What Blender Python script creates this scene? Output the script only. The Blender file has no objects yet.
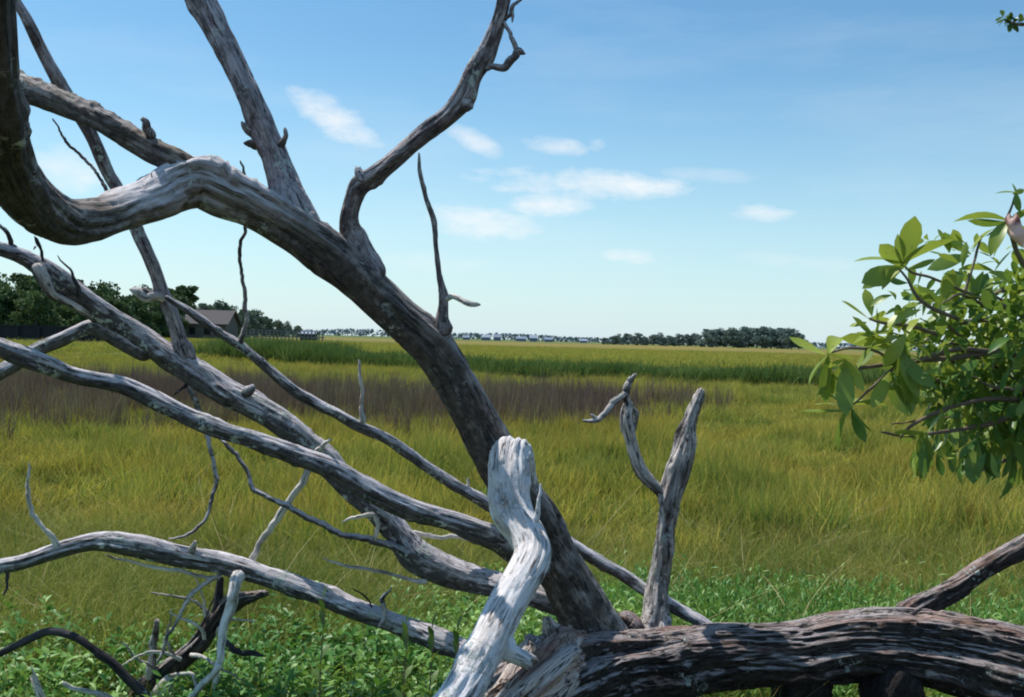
import bpy, math, random
import numpy as np
from mathutils import Vector, Matrix

random.seed(7); RNG = np.random.default_rng(7)
sc = bpy.context.scene
COL = sc.collection
PI = math.pi

# ------------------------------------------------------------------ camera
F = 980.0; CX, CY = 512.0, 348.5
CAM = np.array([0.0, 0.0, 1.6])
pitch = math.radians(-0.53); roll = math.radians(1.5)
fw = np.array([0, math.cos(pitch), math.sin(pitch)])
up0 = np.array([0, -math.sin(pitch), math.cos(pitch)])
rt0 = np.array([1.0, 0, 0])
rt = math.cos(roll) * rt0 + math.sin(roll) * up0
up = math.cos(roll) * up0 - math.sin(roll) * rt0
cd = bpy.data.cameras.new('camera'); cam = bpy.data.objects.new('camera', cd); COL.objects.link(cam)
M = Matrix(((rt[0], up[0], -fw[0], CAM[0]), (rt[1], up[1], -fw[1], CAM[1]), (rt[2], up[2], -fw[2], CAM[2]), (0, 0, 0, 1)))
cam.matrix_world = M
cd.sensor_width = 36; cd.lens = 36 * F / 1024; cd.clip_end = 9000; cd.clip_start = 0.05
sc.camera = cam
sc.view_settings.view_transform = 'Standard'; sc.view_settings.look = 'None'
sc.view_settings.exposure = 0; sc.view_settings.gamma = 1

def at(px, py, d):
    return CAM + d * (fw + rt * (px - CX) / F + up * (CY - py) / F)

# ------------------------------------------------------------------ noise
def _h(ix, iy, iz, seed):
    with np.errstate(over='ignore'):
        n = (ix.astype(np.uint32) * np.uint32(374761393) + iy.astype(np.uint32) * np.uint32(668265263)
             + iz.astype(np.uint32) * np.uint32(2147483647) + np.uint32(seed) * np.uint32(1274126177))
        n = (n ^ (n >> np.uint32(13))) * np.uint32(1274126177)
        n = n ^ (n >> np.uint32(16))
        n = n * np.uint32(2246822519); n = n ^ (n >> np.uint32(15))
    return n.astype(np.float64) / 4294967295.0
def vnoise(p, seed=0):
    i = np.floor(p).astype(np.int64); f = p - i; f = f * f * (3 - 2 * f)
    r = 0
    for dx in (0, 1):
        for dy in (0, 1):
            for dz in (0, 1):
                w = (f[:, 0] if dx else 1 - f[:, 0]) * (f[:, 1] if dy else 1 - f[:, 1]) * (f[:, 2] if dz else 1 - f[:, 2])
                r = r + w * _h(i[:, 0] + dx, i[:, 1] + dy, i[:, 2] + dz, seed)
    return r * 2 - 1
def fbm(p, seed=0, o=4):
    r = 0; a = 1; t = 0
    for k in range(o):
        r = r + a * vnoise(p, seed + k * 17); t += a; a *= 0.5; p = p * 2.03 + 7.1
    return r / t

# ------------------------------------------------------------------ node helpers
class NT:
    def __init__(s, nt): s.t = nt; s.n = nt.nodes; s.l = nt.links
    def new(s, typ, **kw):
        n = s.n.new(typ)
        for k, v in kw.items(): setattr(n, k, v)
        return n
    def link(s, a, b): s.l.new(a, b)
    def val(s, sock, v):
        if isinstance(v, bpy.types.NodeSocket): s.l.new(v, sock)
        else: sock.default_value = v
    def math(s, op, a, b=0.0, c=None, clamp=False):
        n = s.new('ShaderNodeMath', operation=op, use_clamp=clamp)
        s.val(n.inputs[0], a); s.val(n.inputs[1], b)
        if c is not None: s.val(n.inputs[2], c)
        return n.outputs[0]
    def mix(s, fac, a, b, mode='MIX'):
        n = s.new('ShaderNodeMix', data_type='RGBA', blend_type=mode)
        s.val(n.inputs['Factor'], fac)
        s.val(n.inputs[6], a if isinstance(a, bpy.types.NodeSocket) else (*a, 1))
        s.val(n.inputs[7], b if isinstance(b, bpy.types.NodeSocket) else (*b, 1))
        return n.outputs[2]
    def noise(s, vec, scale, detail=4, rough=0.55, dist=0.0):
        n = s.new('ShaderNodeTexNoise'); n.inputs['Scale'].default_value = scale
        n.inputs['Detail'].default_value = detail; n.inputs['Roughness'].default_value = rough
        n.inputs['Distortion'].default_value = dist
        if vec is not None: s.link(vec, n.inputs['Vector'])
        return n.outputs['Fac']
    def mapping(s, vec, scale=(1, 1, 1), loc=(0, 0, 0)):
        n = s.new('ShaderNodeMapping'); n.inputs['Scale'].default_value = scale; n.inputs['Location'].default_value = loc
        s.link(vec, n.inputs['Vector']); return n.outputs[0]
    def ramp(s, fac, stops):
        n = s.new('ShaderNodeValToRGB'); s.link(fac, n.inputs[0])
        cr = n.color_ramp
        while len(cr.elements) < len(stops): cr.elements.new(0.5)
        for e, (p, c) in zip(cr.elements, stops):
            e.position = p; e.color = (*c, 1) if not isinstance(c, float) else (c, c, c, 1)
        return n.outputs[0]
    def mapr(s, v, a, b, c=0.0, d=1.0):
        n = s.new('ShaderNodeMapRange', clamp=True); s.val(n.inputs[0], v)
        n.inputs[1].default_value = a; n.inputs[2].default_value = b; n.inputs[3].default_value = c; n.inputs[4].default_value = d
        return n.outputs[0]
def new_mat(name):
    m = bpy.data.materials.new(name); m.use_nodes = True
    m.node_tree.nodes.clear(); return m, NT(m.node_tree)

# ------------------------------------------------------------------ wood material
def wood_mat(name, pale, mid, dark, bark=0.45, crack=0.5, lichen=0.0, bump=0.6, warm=None, warm_amt=0.0, moss=0.0, under=0.0, ps=11, pst=0.38, spec=0.0, dist=0.006):
    """weathered wood: fibre streaks along the limb, patches of remaining bark, drying cracks, crusty lichen"""
    m, T = new_mat(name)
    at_ = T.new('ShaderNodeAttribute', attribute_name='fib')
    v = at_.outputs['Vector']
    streak = T.noise(T.mapping(v, (1, 1, 0.07)), 90, 5, 0.6)
    streak2 = T.noise(T.mapping(v, (1, 1, 0.12)), 22, 4, 0.6)
    patch = T.noise(T.mapping(v, (1, 1, pst)), ps, 8, 0.68, 0.15)
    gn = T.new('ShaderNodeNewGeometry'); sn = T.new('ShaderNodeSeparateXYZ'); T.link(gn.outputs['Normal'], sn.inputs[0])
    lit = T.new('ShaderNodeAttribute', attribute_name='bleach').outputs['Fac']
    # shade painted into the colour: bark tone underneath, pale wood on upper sides
    patch = T.math('ADD', patch, T.math('ADD', T.math('MULTIPLY', sn.outputs['Z'], under), T.math('MULTIPLY', lit, 0.22)))
    fine = T.noise(v, 160, 3, 0.6)
    blot = T.noise(v, 34, 5, 0.65)
    col = T.mix(T.mapr(streak, 0.3, 0.7), mid, pale)
    col = T.mix(T.mapr(streak2, 0.35, 0.7, 0.0, 0.55), col, tuple(c * 0.55 for c in mid))
    if warm:
        wn = T.noise(T.mapping(v, (1, 1, 0.25), (3, 1, 5)), 14, 4, 0.6)
        col = T.mix(T.math('MULTIPLY', T.mapr(wn, 0.48, 0.62), warm_amt), col, warm)
    pm = T.mapr(patch, 0.27 + bark * 0.30, 0.44 + bark * 0.30)          # 1 = bark and painted shade gone
    bark_shade = T.mix(T.mapr(blot, 0.35, 0.65), dark, tuple(min(1, c * 3.2 + 0.01) for c in dark))
    col = T.mix(pm, bark_shade, col)
    # cracks
    cn = T.noise(T.mapping(v, (1, 1, 0.045), (5, 2, 0)), 55, 3, 0.6)
    ck = T.math('ABSOLUTE', T.math('SUBTRACT', cn, 0.5))
    cmask = T.mapr(ck, 0.004, 0.022)
    cmask = T.math('MAXIMUM', cmask, T.mapr(T.noise(v, 9, 2), 0.40 + 0.2 * crack, 0.5 + 0.2 * crack))
    col = T.mix(cmask, tuple(c * 0.35 for c in dark), col)
    # second, finer set of checks and small dark flecks
    cn2 = T.noise(T.mapping(v, (1, 1, 0.03), (1, 9, 0)), 130, 2, 0.5)
    cm2 = T.math('MAXIMUM', T.mapr(T.math('ABSOLUTE', T.math('SUBTRACT', cn2, 0.5)), 0.0, 0.03), T.mapr(T.noise(v, 15, 2), 0.42 + 0.14 * crack, 0.5 + 0.14 * crack))
    col = T.mix(cm2, tuple(c * 0.30 for c in mid), col)
    if spec > 0:
        fl = T.math('MULTIPLY', T.mapr(T.noise(T.mapping(v, (1, 1, 0.6)), 75, 4, 0.7), 0.60, 0.64), T.mapr(T.noise(v, 10, 3), 0.45, 0.6, 0.15, 1.0))
        col = T.mix(T.math('MULTIPLY', fl, spec), col, tuple(c * 0.25 for c in mid))
    col = T.mix(T.math('MULTIPLY', T.math('MULTIPLY', lit, 0.75), T.mapr(sn.outputs['Z'], -0.1, 0.5)), col, T.mix(T.mapr(streak, 0.3, 0.7), (0.55, 0.50, 0.52), (0.85, 0.82, 0.84)))  # sunlight on the limb's upper side painted in as paler wood
    # lichen
    ln = T.noise(v, 48, 4, 0.7); lp = T.noise(v, 7, 3, 0.6)
    lm = T.math('MULTIPLY', T.mapr(ln, 0.52, 0.56), T.mapr(lp, 0.62 - lichen * 0.3, 0.68 - lichen * 0.3))
    if lichen > 0: col = T.mix(lm, col, (0.50, 0.54, 0.50))
    if moss > 0:
        mm = T.math('MULTIPLY', T.mapr(T.noise(v, 13, 4, 0.7), 0.5, 0.62), moss)
        col = T.mix(mm, col, (0.10, 0.12, 0.055))
    col = T.mix(T.mapr(fine, 0.25, 0.6, 0.22, 0.0), col, (0.02, 0.018, 0.02))
    h = T.math('MULTIPLY', streak, 0.35)
    h = T.math('ADD', h, T.math('MULTIPLY', cmask, 0.6))
    h = T.math('ADD', h, T.math('MULTIPLY', blot, T.math('SUBTRACT', 1.15, pm)))
    h = T.math('SUBTRACT', h, T.math('MULTIPLY', pm, 0.35))
    h = T.math('ADD', h, T.math('MULTIPLY', fine, 0.18))
    if lichen > 0: h = T.math('ADD', h, T.math('MULTIPLY', lm, 0.6))
    bp = T.new('ShaderNodeBump'); bp.inputs['Strength'].default_value = bump; bp.inputs['Distance'].default_value = dist
    T.link(h, bp.inputs['Height'])
    b = T.new('ShaderNodeBsdfPrincipled'); T.link(col, b.inputs['Base Color']); T.link(bp.outputs[0], b.inputs['Normal'])
    b.inputs['Roughness'].default_value = 0.8; b.inputs['Specular IOR Level'].default_value = 0.25
    o = T.new('ShaderNodeOutputMaterial'); T.link(b.outputs[0], o.inputs[0])
    return m
W = {
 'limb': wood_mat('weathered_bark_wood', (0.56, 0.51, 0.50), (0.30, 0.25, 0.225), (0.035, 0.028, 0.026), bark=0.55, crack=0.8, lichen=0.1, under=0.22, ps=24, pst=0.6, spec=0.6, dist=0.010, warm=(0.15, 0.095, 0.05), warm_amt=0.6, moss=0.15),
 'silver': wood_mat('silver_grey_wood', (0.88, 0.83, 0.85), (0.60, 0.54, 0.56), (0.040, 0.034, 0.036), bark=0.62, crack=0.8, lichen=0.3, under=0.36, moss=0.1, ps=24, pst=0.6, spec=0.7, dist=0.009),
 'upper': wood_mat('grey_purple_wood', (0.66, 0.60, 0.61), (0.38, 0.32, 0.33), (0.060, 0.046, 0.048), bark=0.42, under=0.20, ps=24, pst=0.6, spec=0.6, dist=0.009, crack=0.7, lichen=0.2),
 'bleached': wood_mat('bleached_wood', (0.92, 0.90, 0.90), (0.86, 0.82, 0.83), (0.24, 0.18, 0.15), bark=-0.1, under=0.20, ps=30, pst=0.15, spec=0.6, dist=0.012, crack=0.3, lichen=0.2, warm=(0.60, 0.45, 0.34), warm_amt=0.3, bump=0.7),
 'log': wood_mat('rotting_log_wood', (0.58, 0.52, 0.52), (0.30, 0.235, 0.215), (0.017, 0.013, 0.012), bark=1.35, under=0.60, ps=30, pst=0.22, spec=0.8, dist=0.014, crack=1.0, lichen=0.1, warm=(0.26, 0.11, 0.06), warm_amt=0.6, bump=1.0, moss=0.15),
 'split': wood_mat('splintered_wood', (0.82, 0.74, 0.68), (0.60, 0.48, 0.42), (0.05, 0.02, 0.015), bark=0.2, crack=1.2, warm=(0.38, 0.13, 0.06), warm_amt=0.5, bump=1.0),
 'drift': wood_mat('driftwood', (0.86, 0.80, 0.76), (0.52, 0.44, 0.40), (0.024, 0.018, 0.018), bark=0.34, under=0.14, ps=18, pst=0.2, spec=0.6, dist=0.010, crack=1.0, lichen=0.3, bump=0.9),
 'prop': wood_mat('shaded_rotten_wood', (0.07, 0.055, 0.05), (0.03, 0.022, 0.02), (0.008, 0.006, 0.006), bark=0.5, crack=1.0, ps=26, pst=0.2),  # shade beneath the log is put into this near-black colour
 'dark': wood_mat('dark_damp_wood', (0.12, 0.11, 0.12), (0.05, 0.045, 0.05), (0.012, 0.010, 0.012), bark=0.5, crack=0.5, lichen=0.25),
 'twig': wood_mat('pale_twig_wood', (0.92, 0.86, 0.78), (0.72, 0.64, 0.57), (0.05, 0.04, 0.035), bark=0.18, crack=0.5, lichen=0.3, bump=0.4),
}

# ------------------------------------------------------------------ object helpers
def tag(o, label=None, cat=None, group=None, kind=None):
    if label: o['label'] = label
    if cat: o['category'] = cat
    if group: o['group'] = group
    if kind: o['kind'] = kind
    return o
def thing(name, label, cat, loc=(0, 0, 0), group=None):
    o = bpy.data.objects.new(name, None); COL.objects.link(o); o.location = [float(c) for c in loc]
    o.empty_display_size = 0.2
    return tag(o, label, cat, group)
def wloc(o):
    v = Vector((0, 0, 0))
    while o is not None:
        v += o.location; o = o.parent
    return v
def mesh_obj(name, V, Fc, mat, parent=None, attrs=None, smooth=True, link=True):
    me = bpy.data.meshes.new(name)
    V = np.asarray(V, dtype=np.float64)
    if parent is not None: V = V - np.array(wloc(parent))
    if isinstance(Fc, np.ndarray):
        k = Fc.shape[1]
        me.vertices.add(len(V)); me.vertices.foreach_set('co', V.astype(np.float32).ravel())
        me.loops.add(Fc.size); me.loops.foreach_set('vertex_index', Fc.astype(np.int32).ravel())
        me.polygons.add(len(Fc)); me.polygons.foreach_set('loop_start', np.arange(0, Fc.size, k, dtype=np.int32))
        me.update(calc_edges=True)
    else:
        me.from_pydata(V.tolist(), [], Fc); me.update()
    if attrs:
        for n, (typ, dat) in attrs.items():
            a = me.attributes.new(n, typ, 'POINT')
            if typ == 'FLOAT_VECTOR': a.data.foreach_set('vector', np.asarray(dat, np.float32).ravel())
            elif typ == 'FLOAT_COLOR': a.data.foreach_set('color', np.asarray(dat, np.float32).ravel())
            else: a.data.foreach_set('value', np.asarray(dat).ravel())
    me.polygons.foreach_set('use_smooth', [smooth] * len(me.polygons))
    if mat is not None: me.materials.append(mat)
    o = bpy.data.objects.new(name, me)
    if link: COL.objects.link(o)
    if parent is not None: o.parent = parent
    return o

def catmull(Pt, n):
    """Pt: k x m control rows; returns dense samples"""
    Pt = np.asarray(Pt, float); k = len(Pt)
    ext = np.vstack([2 * Pt[0] - Pt[1], Pt, 2 * Pt[-1] - Pt[-2]])
    out = []
    for i in range(k - 1):
        p0, p1, p2, p3 = ext[i:i + 4]
        d = [max(1e-4, np.linalg.norm(b[:3] - a[:3])) ** 0.5 for a, b in ((p0, p1), (p1, p2), (p2, p3))]
        t0 = 0; t1 = d[0]; t2 = t1 + d[1]; t3 = t2 + d[2]
        t = np.linspace(t1, t2, n, endpoint=False)[:, None]
        A1 = (t1 - t) / (t1 - t0) * p0 + (t - t0) / (t1 - t0) * p1
        A2 = (t2 - t) / (t2 - t1) * p1 + (t - t1) / (t2 - t1) * p2
        A3 = (t3 - t) / (t3 - t2) * p2 + (t - t2) / (t3 - t2) * p3
        B1 = (t2 - t) / (t2 - t0) * A1 + (t - t0) / (t2 - t0) * A2
        B2 = (t3 - t) / (t3 - t1) * A2 + (t - t1) / (t3 - t1) * A3
        out.append((t2 - t) / (t2 - t1) * B1 + (t - t1) / (t2 - t1) * B2)
    out.append(Pt[-1:]); return np.vstack(out)

_seed = [11]
def limb(name, pts, mat, parent, segs=28, rough=1.0, groove=1.0, knots=None, tip='round', start='round', wob=1.0, label=None,
         world=False, crust=None, squash=None, crust_amp=0.010, jag=0.07, lit_top=None, fine=1.0, extra_knots=None):
    """pts rows: (px, py, width in photo px, depth in m) or world (x, y, z, radius)"""
    _seed[0] += 13; sd = _seed[0]
    rows = []
    for p in pts:
        if world: rows.append([p[0], p[1], p[2], p[3]])
        else:
            w = at(p[0], p[1], p[3]); rows.append([w[0], w[1], w[2], p[2] * p[3] / F / 2])
    S = catmull(rows, 24)
    seg = np.linalg.norm(np.diff(S[:, :3], axis=0), axis=1); L = np.concatenate([[0], np.cumsum(seg)])
    tot = L[-1]; rmean = np.mean(S[:, 3])
    step = max(0.003, min(0.012, rmean * 0.16))
    n = int(min(700, max(10, tot / step)))
    s = np.linspace(0, tot, n)
    P = np.stack([np.interp(s, L, S[:, k]) for k in range(3)], 1); R = np.maximum(np.interp(s, L, S[:, 3]), 0.0006)
    # natural wobble of the centre line
    q = np.stack([s / (7 * rmean), s * 0, s * 0], 1)
    env = np.minimum(1, np.minimum(s, tot - s) / (4 * rmean + 1e-6))[:, None]
    P = P + np.stack([vnoise(q + 3.3 * k, sd + k) for k in range(3)], 1) * 0.36 * rmean * wob * env
    if wob > 2: P = P + np.stack([vnoise(q * 3.7 + 5.1 * k, sd + k + 40) for k in range(3)], 1) * 0.30 * rmean * env
    T = np.gradient(P, axis=0); T /= np.linalg.norm(T, axis=1)[:, None]
    U = np.zeros_like(P); u = np.cross(T[0], [0.3, 0.9, 0.1]); u /= np.linalg.norm(u); U[0] = u
    for i in range(1, n):
        u = U[i - 1] - T[i] * np.dot(U[i - 1], T[i]); U[i] = u / np.linalg.norm(u)
    Vv = np.cross(T, U)
    th = np.linspace(0, 2 * PI, segs, endpoint=False)
    TH, SS = np.meshgrid(th, s); RR = np.repeat(R[:, None], segs, 1)
    c, si = np.cos(TH), np.sin(TH)
    fib = np.stack([c * RR, si * RR, SS], -1).reshape(-1, 3)
    nrm = np.stack([c, si, SS / rmean], -1).reshape(-1, 3)
    low = fbm(nrm * [1.1, 1.1, 0.22] + sd, sd, 3)
    rid = fbm(fib * [70, 70, 5] + sd, sd + 1, 3)
    big = fbm(nrm * [2.2, 2.2, 0.10] + sd, sd + 5, 2)
    rr = RR.ravel()
    d = rr * 0.17 * rough * low + rr * 0.13 * groove * (-np.abs(big)) * 1.5 + np.minimum(rr * 0.12, 0.0045) * groove * rid
    rid2 = fbm(fib * [115, 115, 5] + sd, sd + 21, 2); d -= np.minimum(rr * 0.11, 0.0060) * fine * np.clip(1 - np.abs(rid2) * 7, 0, 1)
    # knots and swellings
    kn = []
    if knots is None: knots = int(tot / (rmean * 9))
    for k in range(knots):
        kn.append((RNG.uniform(0.03, 0.97) * tot, RNG.uniform(0, 2 * PI), RNG.uniform(0.12, 0.34), RNG.uniform(0.5, 1.0)))
    for (s0, t0, a, wd) in kn + (extra_knots or []):
        r0 = np.interp(s0, s, R); dth = (TH.ravel() - t0 + PI) % (2 * PI) - PI
        e = ((SS.ravel() - s0) / (r0 * wd * 1.3)) ** 2 + (dth / (wd * 0.8)) ** 2
        g = np.exp(-e); dim = np.exp(-e * 9)
        d += r0 * a * g - r0 * a * 1.1 * dim
    if crust:      # (from, to) along the length: crusty lichen and flaking bark on the upper side
        wgt = np.clip((SS.ravel() / tot - crust[0]) / 0.04, 0, 1) * np.clip((crust[1] - SS.ravel() / tot) / 0.04, 0, 1)
        cr = fbm(fib * 55 + sd, sd + 9, 3)
        nz = (c[..., None] * U[:, None, :] + si[..., None] * Vv[:, None, :])[..., 2].ravel()
        d += wgt * np.clip(cr - 0.02, 0, 1) * crust_amp * 4 * np.clip(nz + 0.35, 0, 1)
    rr = np.maximum(rr + d, rr * 0.25).reshape(n, segs)
    if tip in ('round', 'point'):
        k = R[-1] * (1.0 if tip == 'round' else 4.0)
        x = np.clip((tot - s) / max(k, 1e-5), 0, 1); rr *= np.sqrt(np.clip(1 - (1 - x) ** 2, 0.0004, 1))[:, None]
    if start == 'round':
        x = np.clip(s / max(R[0], 1e-5), 0, 1); rr *= np.sqrt(np.clip(1 - (1 - x) ** 2, 0.0004, 1))[:, None]
    off = np.zeros((n, segs))
    def jagf(end):
        q = np.stack([np.cos(th) * 1.9, np.sin(th) * 1.9, th * 0 + sd], 1)
        return (vnoise(q, sd + 3) * 0.7 + vnoise(q * 3.1, sd + 4) * 0.5 + vnoise(q * 7.3, sd + 6) * 0.25)
    if tip == 'broken':
        w = np.clip((s - (tot - 3 * R[-1])) / (3 * R[-1]), 0, 1)[:, None]
        off += w * jagf(1)[None, :] * R[-1] * 1.1
    if start == 'broken':
        w = np.clip((3 * R[0] - s) / (3 * R[0]), 0, 1)[:, None]
        off -= w * jagf(0)[None, :] * jag
    Vx = P[:, None, :] + rr[..., None] * (c[..., None] * U[:, None, :] + si[..., None] * Vv[:, None, :]) + off[..., None] * T[:, None, :]
    V = Vx.reshape(-1, 3)
    i = np.arange(n - 1)[:, None] * segs; j = np.arange(segs)[None, :]; j2 = (j + 1) % segs
    Fq = np.stack([i + j, i + j2, i + segs + j2, i + segs + j], -1).reshape(-1, 4)
    faces = Fq
    capV, capF, capA = [], [], []
    base = len(V)
    def cap(ring, inward, Rr):
        nonlocal V, fib, faces, base
        ids = ring * segs + np.arange(segs); cen = V[ids].mean(0); prev = ids
        for f_, dpt in ((0.72, 0.35), (0.42, 0.75), (0.12, 0.6)):
            jn = RNG.normal(0, 0.16, segs)
            nv = cen + (V[ids] - cen) * f_ + inward * Rr * (dpt + jn)[:, None] * 0.9
            nf = fib[ids] * [f_, f_, 1]; st = len(V)
            V = np.vstack([V, nv]); fib = np.vstack([fib, nf]); cur = st + np.arange(segs)
            a, b = prev, np.roll(prev, -1); cc, dd = np.roll(cur, -1), cur
            faces = np.vstack([faces, np.stack([a, b, cc, dd], 1)]); prev = cur
    if tip == 'broken': cap(n - 1, -T[-1], R[-1])
    if start == 'broken': cap(0, T[0], R[0])
    bl = np.zeros(len(V))
    if lit_top: q = fib[:, 2] / tot; bl = np.clip((q - lit_top[0]) / 0.05, 0, 1) * np.clip((lit_top[1] - q) / 0.05, 0, 1)
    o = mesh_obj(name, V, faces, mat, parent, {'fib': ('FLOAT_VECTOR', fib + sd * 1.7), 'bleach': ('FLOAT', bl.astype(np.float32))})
    if label: o['label'] = label
    return o

def thin(name, pts, mat, parent, **kw):
    kw.setdefault('segs', 10); kw.setdefault('knots', 9); kw.setdefault('tip', 'point'); kw.setdefault('groove', 1.0); kw.setdefault('rough', 2.0)
    kw.setdefault('wob', 2.4)
    return limb(name, pts, mat, parent, **kw)

# ------------------------------------------------------------------ the ground
def smooth(a, b, x): t = np.clip((x - a) / (b - a), 0, 1); return t * t * (3 - 2 * t)
def ground_z(x, y):
    x = np.asarray(x, float); y = np.asarray(y, float)
    p = np.stack([x * 0.6, y * 0.6, x * 0], -1).reshape(-1, 3)
    nz = fbm(p, 5, 3).reshape(x.shape)
    near = 0.15 * (1 - smooth(3.9, 6.4, y + nz * 0.5))
    far = 0.36 * smooth(38, 60, y)
    return near + far + nz * 0.05 * (1 - smooth(30, 40, y))
ys = np.concatenate([np.arange(-12, 1.5, 0.75), np.arange(1.5, 9, 0.12), np.arange(9, 45, 0.8), np.geomspace(45, 6000, 60)])
xs = np.concatenate([-np.geomspace(9000, 30, 30), np.arange(-29, -5, 1.0), np.arange(-5, 5.01, 0.14), np.arange(6, 30, 1.0), np.geomspace(30, 9000, 30)])
XX, YY = np.meshgrid(xs, ys); ZZ = ground_z(XX, YY)
V = np.stack([XX, YY, ZZ], -1).reshape(-1, 3); nx = len(xs); ny = len(ys)
i = np.arange(ny - 1)[:, None] * nx; j = np.arange(nx - 1)[None, :]
Fg = np.stack([i + j, i + j + 1, i + nx + j + 1, i + nx + j], -1).reshape(-1, 4)
m, T = new_mat('marsh_ground')
g = T.new('ShaderNodeNewGeometry'); pos = g.outputs['Position']
sx = T.new('ShaderNodeSeparateXYZ'); T.link(pos, sx.inputs[0]); Y_ = sx.outputs['Y']
mud = T.mix(T.noise(pos, 9, 6, 0.7), (0.022, 0.024, 0.012), (0.070, 0.060, 0.035))
band = T.noise(T.mapping(pos, (0.006, 0.035, 1)), 1.0, 5, 0.6)
tuft = T.noise(T.mapping(pos, (0.55, 0.25, 1)), 1.6, 5, 0.75)
far = T.ramp(band, [(0.30, (0.105, 0.135, 0.035)), (0.47, (0.17, 0.165, 0.045)), (0.56, (0.34, 0.23, 0.05)), (0.72, (0.12, 0.14, 0.04))])
far = T.mix(T.mapr(tuft, 0.3, 0.7, 0.45, 0.0), far, (0.05, 0.06, 0.02))
far = T.mix(T.mapr(Y_, 250, 900), far, (0.10, 0.14, 0.05))
cg = T.mix(T.mapr(Y_, 36, 50), mud, far)
bp = T.new('ShaderNodeBump'); bp.inputs['Strength'].default_value = 0.6; bp.inputs['Distance'].default_value = 0.05
T.link(T.noise(pos, 14, 6, 0.7), bp.inputs['Height'])
b = T.new('ShaderNodeBsdfPrincipled'); T.link(cg, b.inputs['Base Color']); b.inputs['Roughness'].default_value = 0.95
b.inputs['Specular IOR Level'].default_value = 0.1; T.link(bp.outputs[0], b.inputs['Normal'])
T.link(b.outputs[0], T.new('ShaderNodeOutputMaterial').inputs[0])
tag(mesh_obj('marsh_ground', V, Fg, m), kind='structure')

# tidal creek, far left, at the foot of the bulkhead
m, T = new_mat('creek_water')
b = T.new('ShaderNodeBsdfPrincipled'); b.inputs['Base Color'].default_value = (0.05, 0.07, 0.07, 1); b.inputs['Roughness'].default_value = 0.06
bp = T.new('ShaderNodeBump'); bp.inputs['Strength'].default_value = 0.15; bp.inputs['Distance'].default_value = 0.02
tc = T.new('ShaderNodeTexCoord'); T.link(T.noise(T.mapping(tc.outputs['Object'], (1, 3, 1)), 2.0, 3), bp.inputs['Height']); T.link(bp.outputs[0], b.inputs['Normal'])
T.link(b.outputs[0], T.new('ShaderNodeOutputMaterial').inputs[0])
cv = [(-95, 80, .40), (-60, 82, .40), (-42, 84, .40), (-33, 90, .40), (-30, 96, .40), (-38, 98.5, .40), (-60, 98.8, .40), (-95, 98.8, .40)]
tag(mesh_obj('creek_water', cv, [list(range(8))], m, smooth=False), kind='structure')

# ------------------------------------------------------------------ foliage materials
def leaf_mat(name, green, yellow, dark, gloss=0.5, nscale=0.5, trans=0.35, spec=0.4, tipc=None, tipamt=0.0, big=None, bigamt=0.0, kr=(0.25, 1.0), clump=0.0, spots=False):
    m, T = new_mat(name)
    a = T.new('ShaderNodeAttribute', attribute_name='tint'); s = T.new('ShaderNodeSeparateColor'); T.link(a.outputs['Color'], s.inputs[0])
    r1, hh, r2 = s.outputs[0], s.outputs[1], s.outputs[2]
    g = T.new('ShaderNodeNewGeometry'); pos = g.outputs['Position']
    n1 = T.noise(pos, nscale, 3, 0.6)
    k = T.math('ADD', T.math('MULTIPLY', r1, 0.75), T.mapr(n1, 0.3, 0.7, -0.35, 0.6))
    col = T.mix(T.mapr(k, kr[0], kr[1]), green, yellow)
    if clump > 0:       # darker, greener clumps a pace or two across, and narrow wind-laid streaks
        n4 = T.noise(T.mapping(pos, (1.0, 0.55, 0)), 1.5, 4, 0.65)
        col = T.mix(T.math('MULTIPLY', T.mapr(n4, 0.50, 0.64), clump), col, tuple(c * 0.42 for c in green))
        n5 = T.noise(T.mapping(pos, (0.35, 1.3, 0), (4, 2, 0)), 1.1, 4, 0.7)
        col = T.mix(T.math('MULTIPLY', T.mapr(n5, 0.52, 0.66), clump * 0.8), col, (0.36, 0.25, 0.07))
    if big:
        n3 = T.noise(T.mapping(pos, (0.18, 0.5, 0)), 1.0, 3, 0.6)
        col = T.mix(T.math('MULTIPLY', T.mapr(n3, 0.45, 0.62), bigamt), col, big)
    if spots: col = T.mix(T.mapr(T.noise(pos, 130, 3, 0.6), 0.66, 0.70), col, (0.16, 0.09, 0.03)); col = T.mix(T.mapr(T.noise(pos, 45, 3, 0.6), 0.3, 0.75, 0.0, 0.35), col, yellow)
    if tipc: col = T.mix(T.math('MULTIPLY', T.math('MULTIPLY', hh, hh), T.math('MULTIPLY', r2, tipamt)), col, tipc)
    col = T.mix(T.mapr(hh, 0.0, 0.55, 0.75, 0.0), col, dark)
    p = T.new('ShaderNodeBsdfPrincipled'); T.link(col, p.inputs['Base Color']); p.inputs['Roughness'].default_value = gloss
    p.inputs['Specular IOR Level'].default_value = spec
    tr = T.new('ShaderNodeBsdfTranslucent'); T.link(T.mix(0.25, col, (0.30, 0.35, 0.02)), tr.inputs['Color'])
    mx = T.new('ShaderNodeMixShader'); mx.inputs[0].default_value = trans
    T.link(p.outputs[0], mx.inputs[1]); T.link(tr.outputs[0], mx.inputs[2])
    T.link(mx.outputs[0], T.new('ShaderNodeOutputMaterial').inputs[0])
    return m
MG = leaf_mat('cordgrass', (0.12, 0.27, 0.05), (0.54, 0.53, 0.09), (0.010, 0.022, 0.006), 0.7, 0.8, 0.35, 0.15, (0.70, 0.46, 0.11), 0.9, (0.44, 0.32, 0.05), 0.5, (0.35, 0.8), 0.6)
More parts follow.
